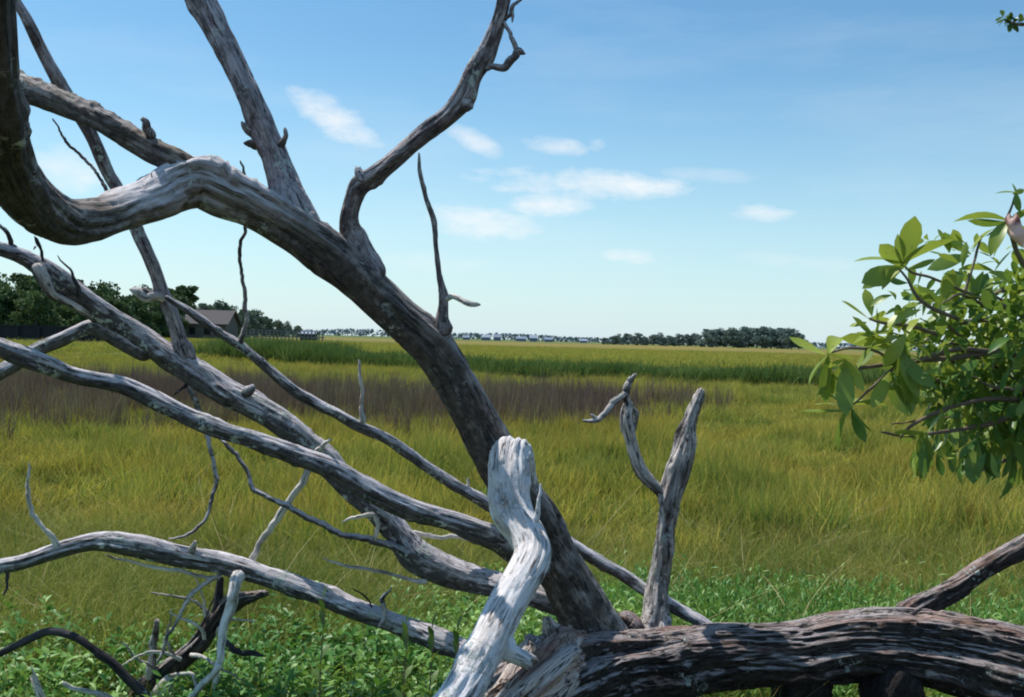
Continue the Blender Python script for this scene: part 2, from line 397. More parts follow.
MNG = leaf_mat('near_grass', (0.07, 0.18, 0.025), (0.30, 0.34, 0.065), (0.008, 0.016, 0.004), 0.65, 0.9, 0.3, 0.15, (0.55, 0.40, 0.13), 0.8, kr=(0.35, 0.85), clump=0.5)
MR = leaf_mat('brown_rush', (0.19, 0.105, 0.10), (0.36, 0.30, 0.16), (0.035, 0.028, 0.022), 0.6, 0.5, 0.15, 0.2, (0.14, 0.075, 0.08), 0.8)
MRD = leaf_mat('tall_reed', (0.065, 0.135, 0.04), (0.19, 0.26, 0.08), (0.005, 0.010, 0.005), 0.8, 0.6, 0.25, 0.1)
MC = leaf_mat('ground_cover_leaf', (0.09, 0.25, 0.045), (0.32, 0.50, 0.12), (0.008, 0.020, 0.005), 0.45, 1.2, 0.3, 0.4)
MST = leaf_mat('dead_straw', (0.34, 0.27, 0.12), (0.50, 0.42, 0.22), (0.10, 0.08, 0.04), 0.6, 0.8, 0.2, 0.3)

# ------------------------------------------------------------------ grass tufts (prototypes live only inside the stuff objects)
def blades(n, rad, h0, h1, w, lean, curl, seg=4, rng=None, droop=0.0):
    rng = rng or RNG
    x = rng.normal(0, rad * 0.5, n); y = rng.normal(0, rad * 0.5, n)
    H = rng.uniform(h0, h1, n); az = rng.uniform(0, 2 * PI, n); ln = np.abs(rng.normal(0, lean, n)); cu = np.abs(rng.normal(curl, curl * 0.6, n))
    t = np.linspace(0, 1, seg + 1)
    faz = rng.uniform(0, 2 * PI, n)
    Vs, Ts = [], []
    hx = (ln[:, None] * t + cu[:, None] * t ** 2.2) * H[:, None]
    hz = (t - (0.35 * cu[:, None] + droop) * t ** 3) * H[:, None]
    px = x[:, None] + np.cos(az)[:, None] * hx; py = y[:, None] + np.sin(az)[:, None] * hx
    ww = (w * rng.uniform(0.6, 1.3, n))[:, None] * (1 - t ** 1.6 * 0.95) * 0.5
    wx, wy = np.cos(faz)[:, None] * ww, np.sin(faz)[:, None] * ww
    A = np.stack([px - wx, py - wy, hz], -1); B = np.stack([px + wx, py + wy, hz], -1)
    V = np.stack([A, B], 2).reshape(-1, 3)        # n,(seg+1),2
    base = np.arange(n)[:, None] * (seg + 1) * 2 + np.arange(seg)[None, :] * 2
    Fq = np.stack([base, base + 1, base + 3, base + 2], -1).reshape(-1, 4)
    r1 = rng.uniform(0, 1, n); r2 = rng.uniform(0, 1, n)
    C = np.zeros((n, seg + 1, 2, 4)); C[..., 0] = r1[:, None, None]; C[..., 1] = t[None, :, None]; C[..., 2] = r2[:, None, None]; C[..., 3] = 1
    return V, Fq, C.reshape(-1, 4)
def leaf_shape(L, Wd, fold=0.25, bend=0.3, seg=4):
    """one obovate leaf along +x, two halves either side of the midrib"""
    t = np.linspace(0, 1, seg + 1); wd = Wd * 0.5 * np.sin(PI * np.clip(t, 0, 1) ** 1.4) ** 0.65
    wd[0] = Wd * 0.04; wd[-1] = 0.0006
    x = t * L; z = -bend * L * t ** 2
    c = np.stack([x, x * 0, z], 1); l = np.stack([x, wd, z + fold * wd], 1); r = np.stack([x, -wd, z + fold * wd], 1)
    V = np.vstack([l, c, r]); k = seg + 1
    Fq = [[q, k + q, k + q + 1, q + 1] for q in range(seg)] + [[k + q, 2 * k + q, 2 * k + q + 1, k + q + 1] for q in range(seg)]
    return V, np.array(Fq), np.concatenate([t, t, t])
def rotm(az, el, ro):
    ca, sa, ce, se, cr, sr = math.cos(az), math.sin(az), math.cos(el), math.sin(el), math.cos(ro), math.sin(ro)
    Rz = np.array([[ca, -sa, 0], [sa, ca, 0], [0, 0, 1]]); Ry = np.array([[ce, 0, -se], [0, 1, 0], [se, 0, ce]]); Rx = np.array([[1, 0, 0], [0, cr, -sr], [0, sr, cr]])
    return Rz @ Ry @ Rx
def join(parts):
    V, Fq, C = [], [], []; o = 0
    for v, f, c in parts: V.append(v); Fq.append(f + o); C.append(c); o += len(v)
    return np.vstack(V), np.vstack(Fq), np.vstack(C)
def leafy_tuft(nst, rad, h0, h1, ll, lw, up_=0.9):
    parts = [blades(nst, rad, h0 * 0.8, h1 * 0.9, 0.005, 0.25, 0.05, 2)]
    for k in range(nst):
        x, y = RNG.normal(0, rad * 0.5, 2); H = RNG.uniform(h0, h1); lx, ly = RNG.normal(0, 0.12, 2)
        r1 = RNG.uniform()
        for q in range(RNG.integers(5, 9)):
            t = RNG.uniform(0.35, 1.0); L = ll * RNG.uniform(0.6, 1.2)
            V, Fq, hh = leaf_shape(L, lw * RNG.uniform(0.7, 1.2), 0.3, RNG.uniform(0, 0.4), 3)
            V = V @ rotm(RNG.uniform(0, 2 * PI), RNG.uniform(up_ - 0.7, up_ + 0.5), RNG.normal(0, 0.4)).T + [x + lx * t * H, y + ly * t * H, t * H]
            C = np.zeros((len(V), 4)); C[:, 0] = np.clip(r1 + RNG.normal(0, 0.2), 0, 1); C[:, 1] = 0.25 + 0.75 * t; C[:, 2] = RNG.uniform(); C[:, 3] = 1
            parts.append((V, Fq, C))
    return join(parts)

def scatter(name, label, cat, protos, mat, pts, scl, tilt=0.12):
    """one 'stuff' object: tufts instanced on its own points by geometry nodes"""
    pc = bpy.data.collections.new(name + '_tufts')
    for k, (V, Fq, C) in enumerate(protos):
        o = mesh_obj('%s_tuft_%s' % (name, 'abcdefghijklmnopq'[k]), V, Fq, mat, None, {'tint': ('FLOAT_COLOR', C)}, smooth=True, link=False)
        pc.objects.link(o)
    n = len(pts); me = bpy.data.meshes.new(name); me.vertices.add(n); me.vertices.foreach_set('co', pts.astype(np.float32).ravel())
    rot = np.stack([RNG.normal(0, tilt, n), RNG.normal(0, tilt, n), RNG.uniform(0, 2 * PI, n)], 1)
    a = me.attributes.new('rot', 'FLOAT_VECTOR', 'POINT'); a.data.foreach_set('vector', rot.astype(np.float32).ravel())
    a = me.attributes.new('scl', 'FLOAT_VECTOR', 'POINT'); a.data.foreach_set('vector', scl.astype(np.float32).ravel())
    a = me.attributes.new('idx', 'INT', 'POINT'); a.data.foreach_set('value', RNG.integers(0, len(protos), n).astype(np.int32))
    me.materials.append(mat)
    o = bpy.data.objects.new(name, me); COL.objects.link(o); tag(o, label, cat, kind='stuff')
    ng = bpy.data.node_groups.new(name + '_scatter', 'GeometryNodeTree')
    ng.interface.new_socket('Geometry', in_out='INPUT', socket_type='NodeSocketGeometry')
    ng.interface.new_socket('Geometry', in_out='OUTPUT', socket_type='NodeSocketGeometry')
    N, Lk = ng.nodes, ng.links
    gi, go = N.new('NodeGroupInput'), N.new('NodeGroupOutput')
    ci = N.new('GeometryNodeCollectionInfo'); ci.inputs[0].default_value = pc; ci.inputs['Separate Children'].default_value = True; ci.inputs['Reset Children'].default_value = True
    ip = N.new('GeometryNodeInstanceOnPoints'); ip.inputs['Pick Instance'].default_value = True
    def att(nm, typ):
        q = N.new('GeometryNodeInputNamedAttribute'); q.data_type = typ; q.inputs['Name'].default_value = nm
        return [s for s in q.outputs if s.enabled and s.name == 'Attribute'][0]
    Lk.new(gi.outputs[0], ip.inputs['Points']); Lk.new(ci.outputs[0], ip.inputs['Instance'])
    Lk.new(att('idx', 'INT'), ip.inputs['Instance Index']); Lk.new(att('scl', 'FLOAT_VECTOR'), ip.inputs['Scale'])
    e2r = N.new('FunctionNodeEulerToRotation'); Lk.new(att('rot', 'FLOAT_VECTOR'), e2r.inputs[0]); Lk.new(e2r.outputs[0], ip.inputs['Rotation'])
    Lk.new(ip.outputs[0], go.inputs[0])
    md = o.modifiers.new('scatter', 'NODES'); md.node_group = ng
    return o
def wedge(n, y0, y1, ang=0.68, xpad=1.2, power=1.0):
    """random points on the ground in front of the viewpoint and well to both sides of it"""
    y = np.sqrt(RNG.uniform(y0 * y0, y1 * y1, n)); x = RNG.uniform(-1, 1, n) * (y * ang + xpad)
    return x, y
def nmap(x, y, s, seed): return fbm(np.stack([x * s, y * s, x * 0], 1), seed, 3)
def rush_mask(x, y):
    n = nmap(x, y, 0.22, 31) * 2.6
    edge = (x < 3.5 - (24 - y) * 0.12 + n * 0.8 + nmap(x, y, 1.3, 36) * 1.6)
    lo = 17.0 + np.clip(-x + 1, 0, 20) * -0.50
    lo = np.maximum(lo, 10.5)
    return edge & (y > lo + n) & (y < 24.5 + n * 0.4)
def cover_line(x, y): return 5.75 - 1.15 * smooth(-0.1, 0.7, -x) - 0.95 * smooth(0.8, 1.6, -x) + nmap(x, y, 0.9, 44) * 0.5

def place(x, y, s0, s1, sink=0.0, sz=None):
    z = ground_z(x, y) - sink
    s = RNG.uniform(s0, s1, len(x)); zz = s * RNG.uniform(0.85, 1.15, len(x))
    if sz is not None: zz = zz * sz
    return np.stack([x, y, z], 1), np.stack([s, s, zz], 1)

# cordgrass, three distances of tuft
pr = [blades(85, 0.24, 0.07, 0.36, 0.0130, 0.22, 0.14) for _ in range(6)] + [blades(60, 0.16, 0.12, 0.44, 0.0115, 0.30, 0.30) for _ in range(4)] + [blades(55, 0.30, 0.05, 0.26, 0.016, 0.5, 0.2) for _ in range(3)]
x, y = wedge(6200, 4.6, 17.0); k = (y > cover_line(x, y)) & (~rush_mask(x, y) | (RNG.uniform(0, 1, len(y)) < 0.6)) & (y > 6.2); x, y = x[k], y[k]
p, s = place(x, y, 0.8, 1.15); s[:, 2] *= np.clip(1.0 + 0.9 * nmap(x, y, 0.9, 61), 0.55, 1.5); P1 = (p, s)
x, y = wedge(13000, 16.5, 42.0, 0.66, 2); k = ~rush_mask(x, y) | (RNG.uniform(0, 1, len(y)) < 0.70 - 0.38 * smooth(13, 20, y)); x, y = x[k], y[k]
p, s = place(x, y, 0.95, 1.35); s[:, 2] *= 0.85 * np.clip(1.0 + 0.9 * nmap(x, y, 0.5, 62), 0.55, 1.5)
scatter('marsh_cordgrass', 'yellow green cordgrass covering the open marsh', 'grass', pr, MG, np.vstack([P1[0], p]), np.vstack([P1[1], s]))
pr = [blades(60, 0.9, 0.20, 0.42, 0.03, 0.2, 0.2, 3) for _ in range(4)]
x, y = wedge(15000, 40, 150, 0.62, 4); p, s = place(x, y, 0.8, 1.4); s[:, 2] *= 0.75
k = ~((x < -26) & (y > 76) & (y < 100))
scatter('far_marsh_grass', 'distant golden marsh grass reaching to the horizon', 'grass', pr, MG, p[k], s[k], 0.05)
# near rank grass
pr = [blades(70, 0.22, 0.12, 0.42, 0.0065, 0.30, 0.45) for _ in range(7)]
x, y = wedge(3400, 3.7, 7.2, 0.75, 0.8); k = (y > cover_line(x, y) - 0.25); x, y = x[k], y[k]
p, s = place(x, y, 0.7, 1.05)
x2, y2 = wedge(1100, 3.2, 6.0, 0.8, 1.0); p2, s2 = place(x2, y2, 0.45, 0.85)
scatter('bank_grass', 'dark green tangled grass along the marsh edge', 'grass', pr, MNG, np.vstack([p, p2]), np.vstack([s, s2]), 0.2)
# dead straws in the tangle
pr = [blades(12, 0.25, 0.15, 0.45, 0.005, 1.0, 1.2, 5) for _ in range(5)]
x, y = wedge(600, 4.3, 7.5, 0.7, 0.8); p, s = place(x, y, 0.6, 1.0)
scatter('dead_straw', 'bent straw coloured dead grass among the green', 'grass', pr, MST, p, s, 0.25)
# rushes
pr = [blades(42, 0.28, 0.35, 0.95, 0.018, 0.16, 0.03, 3) for _ in range(7)]
x, y = wedge(9000, 9.5, 26, 0.72, 4); k = rush_mask(x, y + RNG.normal(0, 0.9, len(y))) & (RNG.uniform(0, 1, len(y)) < (0.25 + 0.65 * smooth(13, 19.5, y)) * np.clip(0.9 + 2.0 * nmap(x, y, 0.8, 39), 0.15, 1.1) * (1 - 0.6 * smooth(0.5, 4, x))) ; x, y = x[k], y[k]
p, s = place(x, y, 0.6, 0.95)
scatter('brown_rushes', 'purple brown rushes in a broad patch across the marsh', 'rushes', pr, MR, p, s, 0.05)
# tall reed belt
def reed_line(x): return 37.0 - np.where(x > 0, 0.18, 0.85) * x
pr = [blades(34, 0.34, 0.40, 1.0, 0.060, 0.22, 0.22, 3) for _ in range(6)]
x = RNG.uniform(-17, 40, 5500); x = x[x > -17 + RNG.exponential(1.0, len(x))]; y = reed_line(x) + RNG.uniform(0, 1, len(x)) * np.where(x < -8, 7, 3.2) + nmap(x, x * 0, 0.25, 3) * 2.0
hh = 0.98 + 0.22 * smooth(6, 9.5, -x)
p, s = place(x, y, 0.85, 1.1, 0.0, hh * (1 + 0.15 * nmap(x, y, 0.3, 8)))
p[:, 2] -= 0.10
scatter('reed_belt', 'tall blue green reeds in a long belt across the marsh', 'reeds', pr, MRD, p, s, 0.06)
# leafy ground cover on the bank
pr = [leafy_tuft(34, 0.24, 0.07, 0.25, 0.046, 0.010, 1.1) for _ in range(5)]
x, y = wedge(3400, 2.0, 6.3, 0.85, 1.0); k = (y < cover_line(x, y) + RNG.uniform(-0.45, 0.45, len(x))) & ~((x > -0.15) & (y < 3.75)); x, y = x[k], y[k]
p, s = place(x, y, 0.7, 1.1)
lf = x < 0.15 + RNG.normal(0, 0.3, len(x))
pr2 = [leafy_tuft(26, 0.24, 0.08, 0.27, 0.048, 0.020, 0.6) for _ in range(5)]
scatter('leafy_ground_cover', 'bright green narrow leaved ground cover behind the fallen trunk', 'ground cover', pr, MC, p[~lf], s[~lf], 0.15)
scatter('broadleaf_ground_cover', 'bright green oval leaved plants under the limbs at lower left', 'ground cover', pr2, MC, np.vstack([p[lf], p[lf] + [0.11, 0.07, 0]]), np.vstack([s[lf], s[lf] * 0.9]), 0.15)

# ------------------------------------------------------------------ the fallen tree
tree = thing('fallen_tree', 'large dead fallen tree with bare grey limbs arching over the marsh bank', 'dead tree', at(640, 690, 3.45))
Wd = W
log = limb('trunk', [(498, 722, 92, 2.92), (530, 698, 96, 3.02), (568, 680, 92, 3.18), (612, 668, 84, 3.32), (662, 662, 76, 3.42), (720, 654, 70, 3.48),
      (800, 652, 68, 3.5), (862, 645, 72, 3.5), (930, 650, 78, 3.5), (990, 663, 84, 3.48), (1060, 684, 92, 3.45), (1150, 706, 104, 3.4), (1260, 740, 104, 3.3)],
      Wd['log'], tree, segs=180, rough=1.6, groove=1.7, knots=9, start='broken', fine=2.2, jag=0.11, label='thick rotting trunk lying along the bank')
# splintered pale wood sheath at the broken end
limb('splintered_end', [(502, 712, 70, 2.84), (524, 690, 76, 2.92), (548, 668, 66, 3.03), (572, 652, 40, 3.15)], Wd['split'], tree, segs=72, rough=2.0, groove=4, knots=4,
     start='broken', tip='broken', jag=0.12, label='pale splintered broken end of the trunk')
for q in ((547, 618, 14, 3.07, 556, 655, 34, 3.10), (566, 636, 12, 3.03, 556, 672, 30, 3.04), (531, 640, 7, 2.98, 545, 672, 22, 3.0), (578, 655, 10, 3.0, 560, 680, 26, 3.02)):
    thin('splinter', [(q[4], q[5], q[6], q[7]), ((q[0] + q[4]) / 2, (q[1] + q[5]) / 2, (q[2] + q[6]) / 2, (q[3] + q[7]) / 2), (q[0], q[1], q[2] * 0.5, q[3])], Wd['split'], tree, segs=16, groove=3, tip='broken')
# props holding the log up
limb('stub', [(806, 660, 80, 3.55), (800, 690, 56, 3.55), (790, 745, 46, 3.55), (786, 790, 52, 3.55)], Wd['prop'], tree, segs=40, groove=2, rough=2)
limb('stub', [(895, 662, 84, 3.5), (888, 700, 60, 3.45), (880, 745, 50, 3.42), (874, 795, 58, 3.4)], Wd['prop'], tree, segs=40, groove=2, rough=2)
limb('stub', [(985, 672, 80, 3.47), (1000, 710, 70, 3.43), (1012, 750, 60, 3.4), (1020, 800, 56, 3.38)], Wd['prop'], tree, segs=40, groove=2, rough=2)

A = limb('limb', [(622, 688, 86, 3.46), (600, 645, 66, 3.44), (575, 598, 53, 3.42), (543, 542, 50, 3.37), (515, 490, 48, 3.3), (482, 431, 46, 3.25), (463, 397, 44, 3.2),
      (433, 350, 46, 3.15), (394, 312, 44, 3.1), (347, 267, 45, 3.02), (310, 238, 44, 2.95), (275, 217, 44, 2.9), (250, 204, 47, 2.85), (225, 194, 50, 2.82), (200, 184, 49, 2.8), (172, 188, 47, 2.76),
      (150, 199, 44, 2.7), (120, 209, 43, 2.6), (92, 219, 45, 2.45), (62, 220, 48, 2.28), (30, 200, 52, 2.08), (-1, 160, 58, 1.85), (-20, 105, 66, 1.62), (-28, 50, 70, 1.5), (-34, -20, 74, 1.4), (-30, -110, 84, 1.3), (-30, -220, 84, 1.22)],
      Wd['limb'], tree, segs=64, rough=0.8, groove=1.0, knots=14, crust=(0.44, 0.60), crust_amp=0.006, lit_top=(0.46, 0.66), wob=0.4, label='main limb arching from the trunk up and over to the left')
B = limb('limb', [(312, 244, 40, 2.96), (292, 208, 40, 2.95), (281, 178, 29, 2.97), (270, 150, 28, 2.99), (259, 128, 28, 3.0), (248, 100, 26, 3.0), (226, 50, 26, 3.05), (203, 0, 27, 3.1), (180, -60, 26, 3.15), (160, -120, 24, 3.2), (148, -190, 20, 3.25)],
      Wd['upper'], tree, segs=40, knots=7, groove=1.2, tip='broken', wob=0.4)
thin('stub', [(278, 148, 10, 2.98), (283, 144, 8, 2.97), (287, 136, 6, 2.96), (285, 127, 3, 2.96)], Wd['limb'], B)
thin('stub', [(262, 146, 12, 3.0), (252, 144, 9, 2.98), (243, 143, 3, 2.97)], Wd['limb'], B)
thin('stub', [(260, 138, 13, 3.0), (249, 130, 10, 2.98), (241, 121, 3, 2.97)], Wd['limb'], B)
Cc = limb('limb', [(378, 285, 30, 3.06), (364, 262, 32, 3.04), (354, 236, 26, 3.02), (352, 220, 19, 3.0), (355, 200, 18, 2.98), (361, 184, 20, 2.96), (374, 175, 19, 2.94), (395, 159, 17, 2.92), (425, 135, 18, 2.9),
      (450, 115, 18, 2.88), (462, 99, 19, 2.87), (474, 73, 18, 2.86), (486, 54, 19, 2.85), (493, 35, 17, 2.84), (500, 14, 16, 2.83), (505, -6, 15, 2.82), (514, -50, 13, 2.8), (520, -100, 11, 2.78)],
      Wd['upper'], tree, segs=36, knots=10, groove=1.8, rough=1.5, tip='broken')
thin('stub', [(364, 184, 12, 2.95), (359, 174, 10, 2.94), (358, 167, 5, 2.94)], Wd['upper'], Cc, tip='broken')
thin('stub', [(462, 100, 14, 2.86), (468, 106, 10, 2.86), (473, 107, 4, 2.86)], Wd['upper'], Cc, tip='broken')
tw = thin('twig', [(486, 70, 6, 2.84), (493, 66, 6, 2.83), (504, 67, 7, 2.82), (512, 60, 7, 2.81), (518, 53, 8, 2.8), (526, 54, 2, 2.8)], Wd['upper'], Cc)
thin('twig', [(503, 18, 4, 2.83), (508, 30, 4, 2.82), (513, 43, 5, 2.81), (517, 53, 7, 2.8)], Wd['upper'], Cc)
thin('twig', [(499, 24, 4, 2.83), (508, 14, 4, 2.82), (513, 5, 4, 2.82), (524, -3, 2, 2.81)], Wd['upper'], Cc)
thin('twig', [(512, 5, 3, 2.82), (513, 14, 3, 2.82), (512, 23, 2, 2.82)], Wd['upper'], Cc)
D = limb('limb', [(196, 176, 30, 2.78), (175, 160, 27, 2.76), (150, 148, 26, 2.76), (130, 139, 25, 2.77), (100, 124, 25, 2.78), (75, 112, 25, 2.8), (50, 101, 27, 2.82), (24, 91, 27, 2.85), (-10, 78, 26, 2.9), (-60, 60, 24, 3.0), (-120, 45, 20, 3.1)],
      Wd['limb'], tree, segs=44, knots=6, crust=(-0.02, 0.95), crust_amp=0.0035, tip='broken')
thin('stub', [(153, 140, 10, 2.75), (149, 130, 8, 2.74), (147, 122, 6, 2.73), (142, 118, 4, 2.73)], Wd['limb'], D, tip='broken')
# E and F: the long limb low on the left with its own rising branch
Fl = limb('limb', [(575, 610, 24, 3.45), (535, 597, 24, 3.46), (497, 586, 24, 3.48), (477, 582, 27, 3.5), (447, 572, 31, 3.5), (420, 557, 32, 3.5), (402, 537, 28, 3.5), (380, 515, 27, 3.5), (347, 487, 27, 3.5), (320, 458, 26, 3.5),
      (297, 436, 25, 3.5), (272, 417, 26, 3.5), (250, 404, 26, 3.5), (225, 391, 27, 3.5), (190, 368, 28, 3.5), (165, 354, 26, 3.48), (140, 337, 24, 3.45), (112, 319, 22, 3.4), (90, 303, 23, 3.35), (72, 289, 24, 3.3), (50, 272, 23, 3.25), (25, 256, 17, 3.2), (0, 246, 15, 3.15), (-40, 232, 13, 3.1), (-90, 215, 10, 3.05)],
      Wd['silver'], tree, segs=44, knots=12, crust=(0.86, 0.99), crust_amp=0.007)
Eb = limb('limb', [(190, 366, 22, 3.5), (184, 350, 21, 3.49), (178, 334, 16, 3.48), (171, 312, 15, 3.46), (163, 290, 14, 3.45), (153, 262, 14, 3.42), (140, 232, 14, 3.4), (122, 198, 13, 3.36), (107, 172, 13, 3.34), (91, 137, 13, 3.3), (63, 92, 14, 3.25), (56, 75, 13, 3.22), (44, 50, 12, 3.2), (30, 25, 12, 3.17), (15, 0, 9, 3.15), (5, -25, 8, 3.12), (-10, -70, 6, 3.1)],
      Wd['upper'], tree, segs=28, knots=6)
thin('twig', [(166, 300, 6, 3.44), (158, 296, 8, 3.42), (148, 297, 9, 3.41), (138, 292, 8, 3.40), (129, 289, 3, 3.39)], Wd['twig'], Eb)
thin('twig', [(160, 296, 5, 3.42), (148, 290, 5, 3.41), (140, 288, 2, 3.40)], Wd['upper'], Eb)
F2 = limb('branch', [(36, 263, 16, 3.2), (43, 280, 14, 3.2), (49, 294, 10, 3.22), (62, 301, 8, 3.28), (82, 311, 9, 3.34), (100, 322, 9, 3.4), (118, 333, 9, 3.44)], Wd['drift'], Fl, segs=20)
U = limb('branch', [(152, 356, 20, 3.47), (135, 347, 19, 3.46), (120, 339, 18, 3.44), (105, 332, 18, 3.42), (90, 328, 16, 3.4), (75, 333, 14, 3.38), (62, 339, 14, 3.36), (37, 349, 14, 3.33), (15, 363, 15, 3.3), (0, 372, 15, 3.28), (-30, 386, 14, 3.25), (-80, 400, 10, 3.2)], Wd['silver'], Fl, segs=28)
thin('twig', [(80, 296, 5, 3.3), (77, 286, 5, 3.29), (70, 271, 3, 3.28), (57, 255, 1, 3.27)], Wd['dark'], Fl)
thin('twig', [(43, 262, 3, 3.2), (42, 250, 3, 3.18), (38, 242, 4, 3.16), (34, 236, 2, 3.15)], Wd['dark'], Fl)
thin('twig', [(36, 246, 2, 3.16), (33, 250, 1, 3.16)], Wd['dark'], Fl)
thin('twig', [(20, 255, 7, 3.2), (12, 246, 5, 3.18), (8, 235, 4, 3.16), (-4, 222, 3, 3.14)], Wd['dark'], Fl)
thin('stub', [(245, 396, 11, 3.48), (251, 388, 8, 3.46), (252, 385, 4, 3.46)], Wd['silver'], Fl, tip='broken')
thin('twig', [(316, 452, 7, 3.42), (322, 446, 5, 3.40), (332, 439, 2, 3.38)], Wd['twig'], Fl)
thin('twig', [(188, 378, 10, 3.5), (193, 396, 6, 3.5), (200, 420, 5, 3.5), (209, 440, 5, 3.48), (214, 462, 5, 3.46), (215, 485, 4, 3.45), (210, 509, 4, 3.44), (203, 524, 3, 3.43), (186, 536, 3, 3.42), (168, 539, 1, 3.41)], Wd['silver'], Fl)
thin('twig', [(190, 382, 4, 3.5), (182, 388, 3, 3.48), (172, 396, 1, 3.47)], Wd['dark'], Fl)
Q = thin('branch', [(410, 556, 12, 3.46), (400, 550, 9, 3.45), (385, 543, 7, 3.44), (372, 540, 7, 3.43), (350, 537, 6, 3.42), (327, 529, 6, 3.4), (305, 516, 6, 3.39), (287, 505, 6, 3.38), (268, 496, 5, 3.37), (255, 487, 5, 3.36), (245, 465, 4, 3.35), (230, 447, 4, 3.34), (216, 436, 2, 3.34)], Wd['silver'], Fl, segs=14, knots=8)
thin('twig', [(374, 541, 6, 3.43), (376, 530, 5, 3.42), (372, 516, 5, 3.41), (357, 518, 4, 3.4), (340, 523, 1, 3.39)], Wd['twig'], Fl)
thin('twig', [(428, 582, 6, 3.47), (405, 578, 4, 3.45), (377, 571, 4, 3.43), (345, 565, 3, 3.41), (322, 557, 1, 3.4)], Wd['twig'], Fl)
thin('twig', [(412, 532, 6, 3.55), (440, 537, 4, 3.57), (457, 536, 5, 3.58), (478, 541, 3, 3.59), (492, 541, 2, 3.6)], Wd['twig'], Fl)
# H: front limb on the left
H = limb('limb', [(545, 572, 34, 3.3), (520, 554, 33, 3.22), (497, 541, 27, 3.16), (480, 533, 24, 3.12), (455, 522, 22, 3.1), (430, 513, 21, 3.08), (405, 504, 22, 3.05), (380, 493, 22, 3.02), (355, 480, 22, 3.0), (330, 466, 23, 2.97), (305, 456, 21, 2.95),
      (280, 446, 18, 2.92), (250, 437, 19, 2.9), (225, 430, 19, 2.87), (200, 421, 19, 2.85), (175, 410, 18, 2.82), (150, 397, 20, 2.8), (125, 385, 20, 2.78), (100, 380, 18, 2.75), (75, 375, 18, 2.73), (50, 365, 21, 2.7), (25, 356, 22, 2.68), (0, 346, 19, 2.65), (-40, 330, 18, 2.6), (-110, 300, 15, 2.5)],
      Wd['silver'], tree, segs=40, knots=10, groove=1.2)
# I: thin limb passing behind the main limb
Il = limb('limb', [(722, 640, 17, 3.58), (698, 621, 14, 3.6), (683, 612, 14, 3.62), (650, 593, 12, 3.64), (630, 580, 13, 3.66), (605, 566, 13, 3.66), (577, 547, 14, 3.66), (535, 527, 13, 3.65), (492, 507, 13, 3.62), (480, 499, 13, 3.6), (455, 485, 13, 3.58), (430, 470, 11, 3.55), (405, 453, 11, 3.52), (380, 436, 11, 3.48), (360, 426, 12, 3.45),
      (340, 415, 11, 3.42), (317, 405, 11, 3.4), (295, 392, 11, 3.37), (270, 371, 11, 3.34), (250, 354, 10, 3.3), (238, 344, 10, 3.28), (220, 332, 8, 3.26), (200, 319, 9, 3.24), (180, 306, 7, 3.22), (165, 296, 4, 3.2)],
      Wd['silver'], tree, segs=22, knots=14, rough=1.6)
thin('twig', [(239, 346, 8, 3.28), (243, 330, 5, 3.27), (246, 300, 5, 3.26), (242, 275, 4, 3.25), (241, 250, 4, 3.24), (244, 230, 4, 3.23), (247, 200, 4, 3.22), (245, 177, 3, 3.21), (240, 160, 2, 3.2)], Wd['drift'], Il, knots=6)
thin('twig', [(362, 424, 8, 3.45), (363, 412, 5, 3.45), (361, 382, 4, 3.45), (359, 359, 2, 3.45)], Wd['twig'], Il)
thin('stub', [(467, 490, 4, 3.58), (468, 477, 1.5, 3.58)], Wd['twig'], Il)
for q in ((222, 333, 216, 326), (206, 322, 199, 325), (214, 328, 213, 336)):
    thin('twig', [(q[0], q[1], 5, 3.26), (q[2], q[3], 2, 3.25)], Wd['silver'], Il)
# G: bleached branch coming toward the viewer
Gx = limb('limb', [(524, 500, 34, 3.40), (519, 478, 38, 3.30), (515, 458, 40, 3.20), (511, 455, 40, 3.12), (508, 472, 39, 3.06), (510, 496, 38, 3.02), (518, 519, 38, 2.97), (530, 538, 38, 2.92), (536, 555, 37, 2.87), (530, 575, 38, 2.81), (516, 598, 38, 2.75), (500, 623, 39, 2.68), (484, 648, 41, 2.61), (468, 673, 42, 2.55), (452, 697, 43, 2.48), (425, 738, 45, 2.38), (398, 785, 47, 2.28), (360, 850, 50, 2.15)],
      Wd['bleached'], tree, segs=56, rough=1.1, groove=0.7, knots=6, crust=(0.16, 0.30), crust_amp=0.005, label='bleached white limb reaching toward the viewer')
thin('stub', [(497, 630, 26, 2.66), (512, 645, 19, 2.64), (524, 656, 16, 2.63), (533, 664, 15, 2.62)], Wd['bleached'], Gx, segs=24, tip='broken')
thin('twig', [(536, 522, 9, 2.93), (538, 506, 5, 2.92), (541, 483, 2, 2.92)], Wd['bleached'], Gx)
limb('knot_hole', [(505, 500, 16, 2.96), (503, 499, 13, 2.95)], Wd['bleached'], Gx, segs=20, tip='broken', knots=0)
T1 = limb('branch', [(446, 336, 26, 3.12), (443, 318, 13, 3.11), (444, 296, 10, 3.1), (440, 275, 6, 3.09), (436, 245, 6, 3.08), (434, 221, 7, 3.07), (426, 197, 5, 3.06), (421, 172, 5, 3.05), (419, 152, 2, 3.04)], Wd['upper'], tree, segs=16, knots=8, rough=1.8, tip='point')
thin('twig', [(445, 300, 7, 3.1), (451, 297, 6, 3.08), (458, 298, 5, 3.06), (470, 304, 6, 3.04), (481, 305, 3, 3.03)], Wd['twig'], T1)
thin('twig', [(107, 192, 4, 2.6), (97, 173, 3, 2.62), (87, 162, 3, 2.64), (67, 142, 3, 2.66), (60, 130, 2, 2.67), (52, 118, 1.5, 2.68)], Wd['dark'], A)
thin('twig', [(152, 185, 2, 2.68), (151, 172, 1, 2.68)], Wd['dark'], A)
